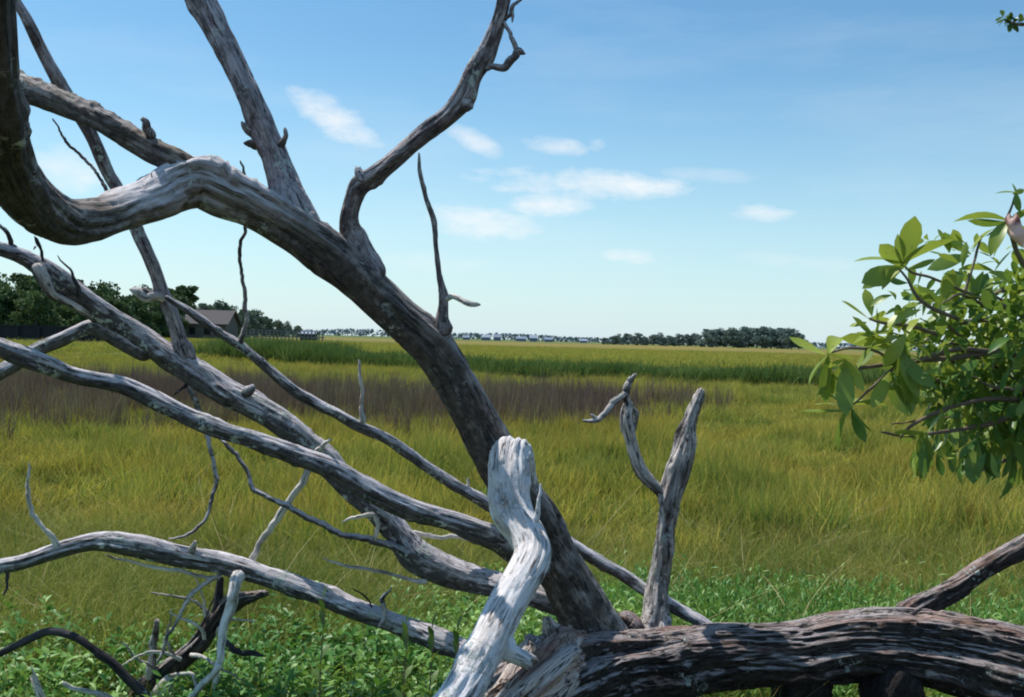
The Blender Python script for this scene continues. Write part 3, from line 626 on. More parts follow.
# J: lowest limb on the left
J = limb('limb', [(560, 690, 34, 3.2), (500, 664, 27, 3.26), (465, 650, 23, 3.3), (440, 640, 24, 3.33), (415, 630, 22, 3.35), (390, 620, 21, 3.38), (365, 610, 23, 3.4), (340, 600, 24, 3.42), (315, 591, 22, 3.43), (290, 582, 22, 3.44), (265, 574, 21, 3.45), (245, 568, 22, 3.45), (225, 563, 22, 3.45), (200, 559, 22, 3.44), (175, 555, 23, 3.42),
      (150, 549, 24, 3.4), (125, 545, 23, 3.38), (100, 543, 20, 3.36), (75, 547, 18, 3.33), (50, 554, 17, 3.3), (25, 562, 16, 3.27), (0, 567, 16, 3.24), (-50, 580, 14, 3.2), (-120, 600, 10, 3.1)],
      Wd['silver'], tree, segs=44, knots=12, groove=1.2, label='low silvery limb running left just above the ground plants')
J['label'] = 'low silvery limb running left just above the ground plants'
thin('twig', [(58, 550, 8, 3.3), (52, 538, 7, 3.29), (45, 529, 5, 3.28), (33, 514, 5, 3.27), (28, 488, 4, 3.26), (29, 462, 2, 3.25)], Wd['twig'], J)
thin('twig', [(8, 570, 4, 3.25), (7, 583, 3, 3.24), (3, 596, 2, 3.23)], Wd['dark'], J)
thin('twig', [(222, 575, 5, 3.42), (214, 577, 4, 3.41), (175, 570, 4, 3.4), (140, 564, 3, 3.39), (105, 555, 2, 3.38)], Wd['twig'], J)
thin('twig', [(218, 576, 5, 3.41), (208, 582, 4, 3.4), (195, 593, 5, 3.38), (180, 615, 4, 3.36), (167, 638, 4, 3.34), (156, 665, 3, 3.32)], Wd['drift'], J)
thin('twig', [(242, 572, 13, 3.42), (237, 582, 11, 3.38), (231, 606, 10, 3.36), (225, 635, 9, 3.34), (218, 663, 7, 3.32), (214, 690, 6, 3.3)], Wd['bleached'], J, segs=14)
thin('twig', [(250, 562, 8, 3.5), (258, 547, 7, 3.5), (275, 521, 7, 3.5), (285, 505, 8, 3.5), (295, 490, 7, 3.5), (309, 470, 6, 3.5), (320, 448, 4, 3.5)], Wd['twig'], J, segs=12, knots=6)
thin('stub', [(194, 553, 8, 3.4), (194, 546, 6, 3.38), (195, 541, 3, 3.38)], Wd['drift'], J, tip='broken')
thin('twig', [(385, 608, 5, 3.35), (383, 600, 5, 3.34), (389, 592, 3, 3.33), (392, 587, 2, 3.33)], Wd['drift'], J)
thin('twig', [(383, 602, 5, 3.34), (384, 618, 5, 3.33), (378, 628, 3, 3.32)], Wd['drift'], J)
thin('twig', [(372, 608, 2, 3.35), (365, 596, 2, 3.34), (352, 588, 1, 3.33)], Wd['dark'], J)
# K: forked snag standing on the log
K = limb('limb', [(652, 650, 52, 3.52), (654, 626, 34, 3.56), (656, 604, 24, 3.58), (658, 580, 22, 3.6), (663, 552, 21, 3.6), (667, 520, 19, 3.6), (672, 498, 25, 3.6), (680, 472, 26, 3.6), (687, 448, 25, 3.6), (691, 424, 19, 3.6), (697, 402, 13, 3.6), (701, 391, 8, 3.6)],
      Wd['drift'], tree, segs=44, rough=1.6, groove=2.6, knots=7, tip='broken')
K2 = limb('branch', [(670, 500, 16, 3.6), (659, 489, 12, 3.6), (644, 472, 13, 3.59), (636, 456, 12, 3.58), (630, 436, 13, 3.57), (626, 416, 14, 3.56), (628, 403, 9, 3.56)], Wd['drift'], K, segs=26, rough=1.5, groove=2, tip='broken')
thin('twig', [(628, 440, 8, 3.57), (636, 428, 7, 3.58), (637, 414, 6, 3.58), (630, 404, 5, 3.57)], Wd['drift'], K2 if False else K)
thin('twig', [(628, 406, 6, 3.56), (627, 393, 8, 3.55), (631, 383, 7, 3.55), (635, 374, 3, 3.54)], Wd['drift'], K, tip='broken')
thin('twig', [(628, 390, 7, 3.55), (619, 396, 7, 3.53), (612, 402, 7, 3.52), (603, 412, 6, 3.5), (597, 420, 6, 3.49), (590, 421, 4, 3.48), (582, 420, 2, 3.47)], Wd['drift'], K, segs=12)
thin('twig', [(598, 419, 4, 3.49), (590, 414, 2, 3.48)], Wd['drift'], K)
thin('stub', [(640, 640, 26, 3.5), (628, 622, 18, 3.5), (618, 616, 8, 3.5)], Wd['log'], tree, tip='broken', segs=18)
# L: limb on the right
limb('limb', [(900, 622, 34, 3.52), (925, 602, 28, 3.56), (948, 590, 24, 3.58), (971, 575, 21, 3.6), (996, 560, 21, 3.6), (1024, 546, 21, 3.6), (1070, 526, 20, 3.6), (1130, 505, 18, 3.6), (1200, 485, 14, 3.6)],
     Wd['log'], tree, segs=40, rough=1.4, groove=2.2, knots=5, tip='broken')

# ------------------------------------------------------------------ loose wood on the ground, lower left
dr = thing('driftwood_branch', 'gnarled dark driftwood piece propped under the low silver limb', 'driftwood', at(150, 697, 3.55))
limb('branch', [(122, 712, 16, 3.5), (140, 690, 17, 3.48), (165, 673, 19, 3.46), (188, 655, 21, 3.45), (206, 638, 21, 3.45), (220, 619, 21, 3.46), (238, 603, 22, 3.47), (254, 597, 14, 3.48), (268, 593, 6, 3.49)], Wd['log'], dr, segs=36, rough=2, groove=2.4, knots=6, tip='broken')
limb('branch', [(212, 632, 14, 3.45), (218, 612, 11, 3.46), (220, 590, 9, 3.47), (221, 576, 7, 3.47)], Wd['dark'], dr, segs=18, groove=2)
thin('branch', [(150, 684, 10, 3.46), (151, 660, 8, 3.45), (153, 638, 7, 3.44), (157, 620, 5, 3.43)], Wd['drift'], dr, tip='broken', segs=14)
thin('twig', [(186, 652, 3, 3.44), (203, 622, 2, 3.43), (214, 598, 1.5, 3.42)], Wd['dark'], dr)
thin('twig', [(224, 640, 6, 3.42), (232, 650, 6, 3.4), (250, 653, 6, 3.38), (264, 656, 3, 3.37)], Wd['dark'], dr)
thin('twig', [(168, 676, 5, 3.42), (180, 674, 4, 3.4), (192, 675, 4, 3.39), (197, 688, 3, 3.38)], Wd['twig'], dr)
thin('branch', [(155, 700, 16, 3.4), (162, 688, 14, 3.4), (172, 677, 10, 3.4)], Wd['twig'], dr, tip='broken', segs=18)
for q in [((205, 640), (190, 622), (168, 612), 3.40), ((176, 668), (168, 640), (172, 608), 3.42), ((210, 636), (232, 620), (256, 622), 3.42), ((190, 655), (214, 664), (246, 684), 3.38),
          ((160, 676), (138, 660), (120, 640), 3.42), ((198, 646), (205, 606), (196, 576), 3.46), ((182, 660), (150, 652), (118, 668), 3.36), ((216, 622), (190, 600), (150, 592), 3.44)]:
    (a0, a1), (b0, b1), (c0, c1), d_ = q
    thin('twig', [(a0, a1, 5, d_ + 0.03), ((a0 + b0) / 2 + 2, (a1 + b1) / 2 - 2, 3.5, d_), (b0, b1, 3, d_ - 0.02), (c0, c1, 1.2, d_ - 0.04)], Wd['twig' if a0 % 4 else 'drift'], dr, wob=3)
cb = limb('curved_branch', [(-60, 690, 6, 3.2), (-25, 668, 7, 3.2), (0, 653, 8, 3.2), (25, 642, 8, 3.2), (48, 632, 8, 3.2), (68, 635, 8, 3.2), (92, 648, 8, 3.2), (115, 665, 9, 3.2), (135, 686, 10, 3.2), (152, 706, 10, 3.2), (168, 735, 11, 3.22), (175, 775, 11, 3.25)], Wd['dark'], None, segs=18, knots=6)
tag(cb, 'thin dark branch arching over the ground plants in the lower left corner', 'branch')
cb2 = limb('lichened_stick', [(220, 664, 6, 3.3), (212, 674, 8, 3.3), (203, 684, 8, 3.3), (194, 697, 9, 3.3), (186, 715, 9, 3.3), (182, 760, 8, 3.35)], Wd['bleached'], None, segs=16, rough=2.2, tip='broken')
tag(cb2, 'short stick crusted with pale lichen among green leaves', 'stick')
cb3 = limb('pale_stub', [(33, 677, 6, 3.1), (38, 688, 8, 3.1), (44, 705, 9, 3.1), (50, 735, 10, 3.12), (55, 775, 10, 3.15)], Wd['twig'], None, segs=16, start='broken')
tag(cb3, 'pale upright wood stub below the arching dark branch', 'stick')
cb4 = limb('fallen_twig', [(62, 682, 4, 3.2), (72, 688, 5, 3.2), (85, 691, 5, 3.2), (100, 694, 6, 3.2), (118, 706, 6, 3.2), (130, 760, 5, 3.22)], Wd['twig'], None, segs=12, rough=2)
tag(cb4, 'crooked pale twig lying on leaves beside the wood stub', 'twig')

# seedling sprigs standing in front of the low limb
MS = leaf_mat('sprig_leaf', (0.06, 0.14, 0.03), (0.13, 0.21, 0.05), (0.02, 0.04, 0.01), 0.4, 2.0, 0.3, 0.45)
m_stem, T = new_mat('green_brown_stem')
b = T.new('ShaderNodeBsdfPrincipled'); tc = T.new('ShaderNodeTexCoord')
T.link(T.mix(T.noise(tc.outputs['Object'], 40), (0.10, 0.07, 0.045), (0.22, 0.16, 0.11)), b.inputs['Base Color']); b.inputs['Roughness'].default_value = 0.7
T.link(b.outputs[0], T.new('ShaderNodeOutputMaterial').inputs[0])
def sprig(px, py, d, h, label):
    top = at(px, py, d); gz = float(ground_z(np.array([top[0]]), np.array([top[1]]))[0])
    r = thing('seedling', label, 'plant', (top[0], top[1], gz), 'seedlings in front of the low limb')
    st = limb('stem', [(top[0] + 0.02, top[1], gz - 0.02, 0.004), (top[0], top[1], (gz + top[2]) / 2, 0.003), (top[0] + 0.008, top[1], top[2], 0.0015)], m_stem, r, segs=8, world=True, knots=2)
    parts = []
    for q in range(9):
        t = 0.5 + 0.5 * q / 8; V, Fq, hh = leaf_shape(0.055, 0.022, 0.25, 0.2)
        V = V @ rotm(q * 2.4, 0.7 + 0.1 * q, 0).T + [top[0] + 0.004 * q / 8, top[1], gz + (top[2] - gz) * t]
        C = np.ones((len(V), 4)); C[:, 0] = RNG.uniform(); C[:, 1] = 0.9; C[:, 2] = 0.5; parts.append((V, Fq, C))
    V, Fq, C = join(parts); mesh_obj('foliage', V, Fq, MS, r, {'tint': ('FLOAT_COLOR', C)})
sprig(431, 630, 2.95, 0, 'small leafy seedling nearest the bleached limb')
sprig(456, 634, 2.98, 0, 'small leafy seedling overlapping the foot of the bleached limb')
sprig(405, 626, 3.0, 0, 'small leafy seedling rising before the low limb, third from the bleached limb')
sprig(322, 602, 3.1, 0, 'small leafy seedling farthest left of those rising before the low limb')

# ------------------------------------------------------------------ leafy shrub on the right
ML = leaf_mat('bay_leaf', (0.06, 0.18, 0.035), (0.40, 0.48, 0.07), (0.03, 0.06, 0.015), 0.40, 3.0, 0.38, 0.5, spots=True)
shrub = thing('leafy_shrub', 'leafy green shrub reaching in from the right edge with glossy oval leaves', 'shrub', (1.75, 2.05, 0.2))
def stem(pts, world=False): return limb('stem', pts, m_stem, shrub, segs=10, knots=4, world=world, tip='point')
root = [(1.75, 2.05, 0.15, 0.022), (1.70, 2.05, 0.6, 0.019), (1.62, 2.05, 1.1, 0.015), (1.50, 2.04, 1.5, 0.012), (1.42, 2.02, 1.9, 0.009), (1.30, 2.02, 2.35, 0.006)]
stem(root, True)
stemdefs = [
 [(1190, 480, 12, 2.05), (1100, 450, 9, 2.0), (1024, 416, 7, 1.95), (985, 425, 5, 1.93), (940, 432, 4, 1.9), (905, 436, 3, 1.88), (880, 432, 2, 1.87)],
 [(1170, 420, 11, 2.05), (1090, 380, 9, 2.0), (1000, 352, 7, 1.95), (950, 358, 6, 1.92), (900, 362, 5, 1.9), (860, 368, 4, 1.88), (828, 372, 3, 1.87)],
 [(1000, 352, 6, 1.95), (950, 350, 5, 1.9), (900, 365, 4, 1.88), (878, 352, 3, 1.86), (850, 348, 3, 1.85), (826, 354, 2, 1.85)],
 [(1150, 400, 10, 2.05), (1060, 335, 8, 2.0), (1000, 305, 5, 1.95), (965, 292, 4, 1.92), (930, 277, 3, 1.9), (912, 272, 3, 1.89), (903, 265, 2, 1.88)],
 [(1130, 380, 9, 2.05), (1060, 300, 7, 2.0), (1022, 262, 5, 1.98), (1010, 232, 4, 1.97), (1008, 220, 3, 1.97), (1015, 195, 2, 1.97)],
 [(965, 292, 4, 1.92), (972, 270, 3, 1.93), (977, 250, 3, 1.94), (982, 235, 2, 1.94)],
 [(960, 320, 5, 1.9), (920, 300, 4, 1.86), (908, 280, 3, 1.85), (898, 268, 2, 1.85)],
 [(940, 335, 5, 1.9), (905, 325, 4, 1.86), (880, 322, 3, 1.84), (868, 318, 2, 1.84)],
 [(1180, 500, 10, 2.1), (1080, 470, 8, 2.0), (1020, 458, 5, 1.95), (1000, 462, 4, 1.94), (980, 472, 2, 1.93)],
 [(1020, 400, 6, 1.95), (980, 400, 5, 1.9), (930, 415, 4, 1.88), (905, 432, 3, 1.86), (900, 440, 2, 1.86)],
 [(900, 362, 4, 1.9), (875, 385, 3, 1.88), (856, 402, 2, 1.86), (848, 408, 2, 1.86)],
 [(1100, 360, 8, 2.15), (1040, 330, 6, 2.15), (990, 320, 5, 2.12), (950, 325, 4, 2.1)],
 [(1100, 420, 8, 2.15), (1040, 400, 6, 2.15), (990, 390, 5, 2.12), (940, 388, 4, 2.1)],
 [(1090, 330, 7, 2.2), (1040, 300, 6, 2.2), (1010, 290, 5, 2.2), (980, 300, 3, 2.2)],
]
for sdn in stemdefs: stem(sdn)
leaves = []
def add_leaf(pos, dirv, L, Wl, yel, roll_=None):
    V, Fq, hh = leaf_shape(L, Wl, RNG.uniform(-0.15, 0.55), RNG.uniform(-0.25, 0.65), 6)
    dirv = dirv / np.linalg.norm(dirv); az = math.atan2(dirv[1], dirv[0]); el = math.asin(np.clip(dirv[2], -1, 1))
    V = V @ rotm(az, el, RNG.normal(0, 0.7) if roll_ is None else roll_).T + pos
    C = np.ones((len(V), 4)); C[:, 0] = np.clip(yel, 0, 1); C[:, 1] = 0.8; C[:, 2] = RNG.uniform(); leaves.append((V, Fq, C))
def pdir(ax, ay, az_=0.0): return rt * ax - up * ay + fw * az_      # photo-like directions, in metres
# rosettes where the photograph shows them: (px, py, depth, list of leaf directions as (dx, dy) in px)
ros = [
 (903, 268, 1.86, [(2, -46), (30, -38), (-26, -22), (-42, -12), (-34, 16), (-22, 14), (-44, 20), (-8, -30), (26, -4)]),
 (870, 320, 1.84, [(-22, -18), (-4, -24), (24, -6), (-16, 6)]),
 (826, 354, 1.85, [(-31, -14), (-22, 26), (18, -32), (2, 48), (6, 40), (20, 10)]),
 (850, 408, 1.86, [(-14, 36), (6, 34), (12, 28), (-42, 6), (-12, -20), (38, 0), (-22, -18), (20, -20)]),
 (972, 252, 1.94, [(-32, 4), (-18, -14), (12, -26), (4, -16), (20, -4)]),
 (1008, 222, 1.97, [(-36, -20), (-34, 2), (-14, 14), (-30, 22), (12, -20), (20, 14)]),
 (1015, 192, 1.97, [(-20, -6), (4, -14), (12, -4), (-2, 16)]),
 (905, 335, 1.84, [(-40, -12), (-20, 26), (10, -26), (30, 8), (-36, 10), (12, 44), (-4, 50)]),
 (898, 350, 1.85, [(-42, -14), (20, 36), (10, 52), (-12, 44), (40, 8), (-20, -24), (30, 30)]),
 (878, 340, 1.84, [(-24, -16), (22, -30), (-12, 26), (4, -28)]),
 (846, 360, 1.85, [(2, 40), (-8, 34), (22, 22), (-20, 4)]),
 (925, 430, 1.87, [(-2, 42), (14, 44), (-20, 12), (-30, 2), (6, 36)]),
 (978, 440, 1.92, [(-6, 44), (8, 40), (-20, 30), (24, 30), (-18, 10)]),
 (1012, 440, 1.94, [(0, 46), (14, 36), (-14, 30)]),
 (892, 372, 1.87, [(0, 48), (12, 40), (-20, 30)]),
 (990, 272, 1.95, [(-26, -10), (18, -22), (-12, 22), (28, 2)]),
 (945, 300, 1.9, [(-30, -10), (8, -30), (26, -14), (-14, 22), (20, 16)]),
]
for px, py, d, ds in ros:
    P0 = at(px, py, d)
    for dx, dy in ds:
        L = math.hypot(dx, dy) * d / F * 1.08; zz = RNG.normal(0, 0.35)
        yel = 0.75 - dy / 70 + RNG.normal(0, 0.25)
        add_leaf(P0 + RNG.normal(0, 0.004, 3), pdir(dx, dy, zz * math.hypot(dx, dy)), L * RNG.uniform(0.95, 1.15), L * RNG.uniform(0.32, 0.44), yel)
# fill along the stems, thicker to the right
def dens(px, py):
    u = (px - 858) / 150.0
    v = (py - (345 + 10 * u)) / (42 + 74 * np.clip(u, 0, 1.3))
    return np.exp(-v * v * 1.5) * np.clip(u * 1.25, 0.0, 1)
cnt = 0
while cnt < 520:
    px = RNG.uniform(862, 1160); py = RNG.uniform(235, 468)
    if RNG.uniform() > dens(px, py): continue
    d = RNG.uniform(1.82, 2.35); P0 = at(px, py, d); cnt += 1
    mx = RNG.integers(4, 8); a0 = RNG.uniform(0, 6.28)
    # short twig carrying the rosette
    tdir = pdir(RNG.uniform(0.2, 1), RNG.uniform(-0.3, 0.8), RNG.uniform(-0.3, 0.6)); tdir /= np.linalg.norm(tdir)
    V, Fq, C = blades(2, 0.0005, 0.07, 0.1, 0.003, 0, 0, 2); 
    for q in range(mx):
        a = a0 + q * 2.4; L = RNG.uniform(0.030, 0.058)
        droop = np.clip((py - 320) / 110, -0.6, 1.1)
        dv = pdir(math.cos(a) * 0.8 - 0.25, droop + math.sin(a) * 0.5, math.sin(a + 1) * 0.7)
        add_leaf(P0 + tdir * 0.012 * q, dv, L, L * RNG.uniform(0.30, 0.42), 0.45 - droop * 0.35 + RNG.normal(0, 0.32))
V, Fq, C = join(leaves)
fo = mesh_obj('foliage', V, Fq, ML, shrub, {'tint': ('FLOAT_COLOR', C)})
# short side twigs that carry the leaves
for k in range(46):
    px = RNG.uniform(900, 1100); py = RNG.uniform(280, 460)
    if RNG.uniform() > dens(px, py): continue
    d = RNG.uniform(1.85, 2.2); e = RNG.uniform(20, 45); a = RNG.uniform(2.2, 4.1)
    thin('side_twig', [(px + 30, py + RNG.uniform(-6, 20), 4, d + 0.03), (px, py, 3, d), (px + e * math.cos(a), py - e * math.sin(a), 1.5, d - 0.03)], m_stem, shrub, segs=6, knots=1)
# curled dead leaf at the right edge
m_dl, T = new_mat('curled_pink_leaf')
tc = T.new('ShaderNodeTexCoord'); b = T.new('ShaderNodeBsdfPrincipled')
sxx = T.new('ShaderNodeSeparateXYZ'); T.link(tc.outputs['Generated'], sxx.inputs[0])
T.link(T.mix(T.mapr(T.math('ADD', sxx.outputs['Z'], T.math('MULTIPLY', T.noise(tc.outputs['Object'], 60), 0.4)), 0.75, 0.95), (0.80, 0.50, 0.44), (0.16, 0.05, 0.04)), b.inputs['Base Color'])
b.inputs['Roughness'].default_value = 0.5; T.link(b.outputs[0], T.new('ShaderNodeOutputMaterial').inputs[0])
Vd, Fd = [], []
pc_ = at(1019, 230, 1.95)
for iu in range(15):
    for iv in range(13):
        u = iu / 14; v = -1.9 + 3.8 * iv / 12
        r = 0.024 * math.sin(PI * (0.08 + 0.86 * u)) ** 0.7 * (1 + 0.12 * math.sin(u * 11))
        c0 = pc_ + (rt * 0.3 - up * 0.95) * (u - 0.5) * 0.062
        Vd.append(c0 + rt * (-math.cos(v * 0.8)) * r + fw * math.sin(v) * r * 0.8 + up * 0.006 * math.sin(v * 2))
for iu in range(14):
    for iv in range(12): q = iu * 13 + iv; Fd.append([q, q + 1, q + 14, q + 13])
o = mesh_obj('curled_leaf', np.array(Vd), Fd, m_dl, shrub); o['label'] = 'pink and brown curled leaf at the right edge'

# overhanging oak sprig, top right
oak = thing('overhanging_sprig', 'small dark leafy sprig hanging into the top right corner of the sky', 'twig', at(1075, 10, 3.2))
limb('twig', [(1150, -20, 10, 3.2), (1075, 10, 6, 3.2), (1040, 22, 4, 3.2), (1018, 24, 3, 3.2), (1004, 20, 1.5, 3.2)], m_stem, oak, segs=8, knots=2)
leaves = []
for (px, py) in ((1004, 20), (1006, 18), (1010, 22), (1014, 20), (1018, 22), (1022, 22), (1030, 24), (1040, 20), (1050, 22), (1003, 17), (1012, 25), (1007, 24)):
    P0 = at(px, py, 3.2)
    for q in range(3):
        a = RNG.uniform(0, 6.28); add_leaf(P0, pdir(math.cos(a), math.sin(a), RNG.normal(0, 0.5)), 0.032, 0.015, 0.1)
V, Fq, C = join(leaves); mesh_obj('foliage', V, Fq, MS, oak, {'tint': ('FLOAT_COLOR', C)})

# ------------------------------------------------------------------ distant trees
def crown_mesh(kind, seed, H):
    rng = np.random.default_rng(seed)
    clumps = []
    if kind == 'pine':
        for k in range(12): clumps.append((rng.normal(0, 0.075 * H), rng.normal(0, 0.075 * H), H * rng.uniform(0.55, 0.98), H * rng.uniform(0.05, 0.10), 0.5))
    else:
        n = 26
        for k in range(n):
            a = rng.uniform(0, 2 * PI); zz = rng.uniform(0.18, 0.97); rad = 0.42 * H * math.sin(PI * min(0.97, 0.28 + 0.66 * zz)) ** 0.8 * rng.uniform(0.3, 1.05)
            clumps.append((math.cos(a) * rad, math.sin(a) * rad, H * zz, H * rng.uniform(0.08, 0.17), 0.8))
    Vs, Ns = [], []
    for (x, y, z, r, fl) in clumps:
        m_ = int(130 if kind != 'pine' else 110)
        d = rng.normal(0, 1, (m_, 3)); d /= np.linalg.norm(d, axis=1)[:, None]
        rr = r * rng.uniform(0.45, 1.1, m_)[:, None]
        Vs.append(np.array([x, y, z]) + d * rr * [1.15, 1.15, fl])
    Cn = np.vstack(Vs); n = len(Cn); sz = 0.028 * H * rng.uniform(0.6, 1.4, n)
    a = rng.normal(0, 1, (n, 3)); a /= np.linalg.norm(a, axis=1)[:, None]; b_ = np.cross(a, rng.normal(0, 1, (n, 3))); b_ /= np.linalg.norm(b_, axis=1)[:, None]
    q = np.stack([Cn - a * sz[:, None], Cn + b_ * sz[:, None] * 0.8, Cn + a * sz[:, None], Cn - b_ * sz[:, None] * 0.8], 1).reshape(-1, 3)
    Fq = np.arange(n * 4).reshape(-1, 4)
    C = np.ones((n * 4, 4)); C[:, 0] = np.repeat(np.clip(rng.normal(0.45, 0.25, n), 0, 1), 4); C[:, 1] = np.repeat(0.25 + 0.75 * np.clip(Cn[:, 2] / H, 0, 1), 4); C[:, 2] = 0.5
    return q, Fq, C
def trunk_mesh(kind, seed, H):
    rng = np.random.default_rng(seed); Vs, Fs = [], []; o = 0
    def tube(a, b, r0, r1):
        nonlocal o
        a, b = np.array(a, float), np.array(b, float); t = b - a; t /= np.linalg.norm(t); u = np.cross(t, [0.3, 1, 0.2]); u /= np.linalg.norm(u); v = np.cross(t, u)
        for (c, r) in ((a, r0), ((a + b) / 2 + rng.normal(0, 0.05, 3), (r0 + r1) / 2), (b, r1)):
            for k in range(7): th = k * 2 * PI / 7; Vs.append(c + r * (math.cos(th) * u + math.sin(th) * v))
        for g_ in range(2):
            for k in range(7): Fs.append([o + g_ * 7 + k, o + g_ * 7 + (k + 1) % 7, o + (g_ + 1) * 7 + (k + 1) % 7, o + (g_ + 1) * 7 + k])
        o += 21
    tube((0, 0, -0.3), (0.02 * H, 0, 0.5 * H), 0.03 * H, 0.018 * H); tube((0.02 * H, 0, 0.5 * H), (-0.02 * H, 0, 0.92 * H), 0.018 * H, 0.006 * H)
    for k in range(6):
        a = rng.uniform(0, 6.28); z = rng.uniform(0.3, 0.7) * H
        tube((0.01 * H, 0, z), (math.cos(a) * 0.3 * H, math.sin(a) * 0.3 * H, z + rng.uniform(0.1, 0.25) * H), 0.010 * H, 0.003 * H)
    return np.array(Vs), np.array(Fs)
m_tr, T = new_mat('tree_bark'); b = T.new('ShaderNodeBsdfPrincipled'); tc = T.new('ShaderNodeTexCoord')
T.link(T.mix(T.noise(tc.outputs['Object'], 3), (0.05, 0.04, 0.035), (0.16, 0.14, 0.12)), b.inputs['Base Color']); b.inputs['Roughness'].default_value = 0.9
T.link(b.outputs[0], T.new('ShaderNodeOutputMaterial').inputs[0])
TM = {  # mid and far tones carry distance haze in the leaf colour
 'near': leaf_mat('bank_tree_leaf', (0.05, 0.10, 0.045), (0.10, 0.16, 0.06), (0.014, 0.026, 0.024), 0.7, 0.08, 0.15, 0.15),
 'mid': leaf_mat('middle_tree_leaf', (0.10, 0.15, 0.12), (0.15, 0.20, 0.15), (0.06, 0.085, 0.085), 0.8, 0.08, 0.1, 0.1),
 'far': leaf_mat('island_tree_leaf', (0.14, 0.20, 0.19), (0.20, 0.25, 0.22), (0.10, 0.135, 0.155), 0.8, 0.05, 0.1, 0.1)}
protos = {}
def get_proto(kind, tone, v):
    key = (kind, tone, v)
    if key not in protos:
        q, Fq, C = crown_mesh(kind, 50 + v * 7, 10.0)
        me = mesh_obj('crown', q, Fq, TM[tone], None, {'tint': ('FLOAT_COLOR', C)}, smooth=False, link=False).data
        tv, tf = trunk_mesh(kind, 90 + v, 10.0); mt = mesh_obj('trunk', tv, tf, m_tr, None, smooth=True, link=False).data
        protos[key] = (me, mt)
    return protos[key]
def plant_tree(name, px, ytop, dist, kind, tone, v, label, group, wid=1.0):
    X = (px - CX) / F * dist + 0.0; yh = 339.5 + (px - CX) * math.tan(roll)
    base = -0.4; h = (yh - ytop) / F * dist * 1.06 + CAM[2] - base
    r = thing(name, label, 'tree', (X, dist, base), group); r.scale = (h / 10 * wid, h / 10 * wid, h / 10); r.rotation_euler = (0, 0, RNG.uniform(0, 6.28))
    me, mt = get_proto(kind, tone, v)
    for nm, dat in (('crown', me), ('trunk', mt)):
        c = bpy.data.objects.new(nm, dat); COL.objects.link(c); c.parent = r
left = [(-60, 278, 118), (-30, 281, 116), (0, 283, 115), (26, 280, 122), (48, 283, 118), (72, 287, 126), (92, 289, 122), (112, 292, 132), (128, 299, 128), (146, 294, 140), (164, 299, 136), (15, 292, 108), (60, 296, 110), (100, 300, 114), (140, 304, 122),
        (-45, 290, 108), (35, 298, 106), (80, 302, 108), (120, 306, 116), (160, 308, 130), (-10, 296, 106), (178, 300, 165)]
GL = 'trees on the far bank behind the bulkhead'
for k, (px, yt, d) in enumerate(left):
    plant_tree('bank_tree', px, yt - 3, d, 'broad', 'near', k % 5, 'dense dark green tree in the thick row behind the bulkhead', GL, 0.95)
plant_tree('pine_tree', 190, 289, 170, 'pine', 'near', 1, 'open crowned pine rising just left of the boathouse roof', None, 1.1)
plant_tree('pine_tree', 177, 292, 168, 'pine', 'near', 2, 'open crowned pine partly hidden by the thin rising limb', None, 1.1)
mid = [(204, 306, 200), (218, 303, 215), (232, 309, 220), (246, 311, 250), (256, 312, 260), (266, 318, 270), (276, 321, 300), (286, 323, 320), (297, 326, 360), (212, 312, 190), (240, 315, 230)]
for k, (px, yt, d) in enumerate(mid):
    plant_tree('bank_tree', px, yt, d, 'broad', 'mid', k % 5, 'hazy green tree in the row behind boathouse and pier', 'hazy trees behind the pier', 1.0)
isl = [(604, 338), (612, 336), (620, 335), (628, 334), (636, 334), (645, 337), (654, 335), (662, 334), (670, 336), (678, 335), (687, 335), (696, 334), (704, 333), (711, 330), (718, 330), (726, 332), (733, 329), (741, 329), (748, 328), (755, 330), (762, 328), (769, 329), (776, 331), (783, 329), (790, 330), (797, 334), (716, 337), (640, 338), (738, 335), (765, 335), (788, 337), (690, 338)]
for k, (px, yt) in enumerate(isl):
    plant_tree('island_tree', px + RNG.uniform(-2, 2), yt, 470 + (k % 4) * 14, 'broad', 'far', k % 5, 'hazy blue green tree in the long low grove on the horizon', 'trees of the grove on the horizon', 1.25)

# far wooded shoreline: one mass
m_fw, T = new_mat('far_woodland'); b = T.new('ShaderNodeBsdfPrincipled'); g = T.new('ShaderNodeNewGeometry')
T.link(T.mix(T.noise(T.mapping(g.outputs['Position'], (0.05, 0.05, 0.3)), 1.0, 4), (0.17, 0.22, 0.25), (0.28, 0.33, 0.36)), b.inputs['Base Color']); b.inputs['Roughness'].default_value = 1.0  # blue-grey colour has the haze of distance painted in
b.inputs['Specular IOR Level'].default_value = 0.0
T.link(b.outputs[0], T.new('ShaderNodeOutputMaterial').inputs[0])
n = 9000; X = RNG.uniform(-900, 1100, n); Yv = 1150 + RNG.uniform(0, 60, n) + 0.02 * X
hm = 6.0 + 3.5 * fbm(np.stack([X * 0.012, X * 0, X * 0], 1), 77, 4) + 1.5 * np.clip(-X / 300, 0, 1); hz = RNG.uniform(0.05, 1, n) ** 0.7 * hm + 0.4
sz = RNG.uniform(1.0, 2.4, n); a = RNG.normal(0, 1, (n, 3)); a /= np.linalg.norm(a, axis=1)[:, None]; bb = np.cross(a, RNG.normal(0, 1, (n, 3))); bb /= np.linalg.norm(bb, axis=1)[:, None]
Cn = np.stack([X, Yv, hz], 1)
q = np.stack([Cn - a * sz[:, None], Cn + bb * sz[:, None], Cn + a * sz[:, None], Cn - bb * sz[:, None]], 1).reshape(-1, 3)
tag(mesh_obj('far_woodland', q, np.arange(n * 4).reshape(-1, 4), m_fw, smooth=False), 'pale blue wooded shoreline along the horizon', 'woodland', kind='stuff')

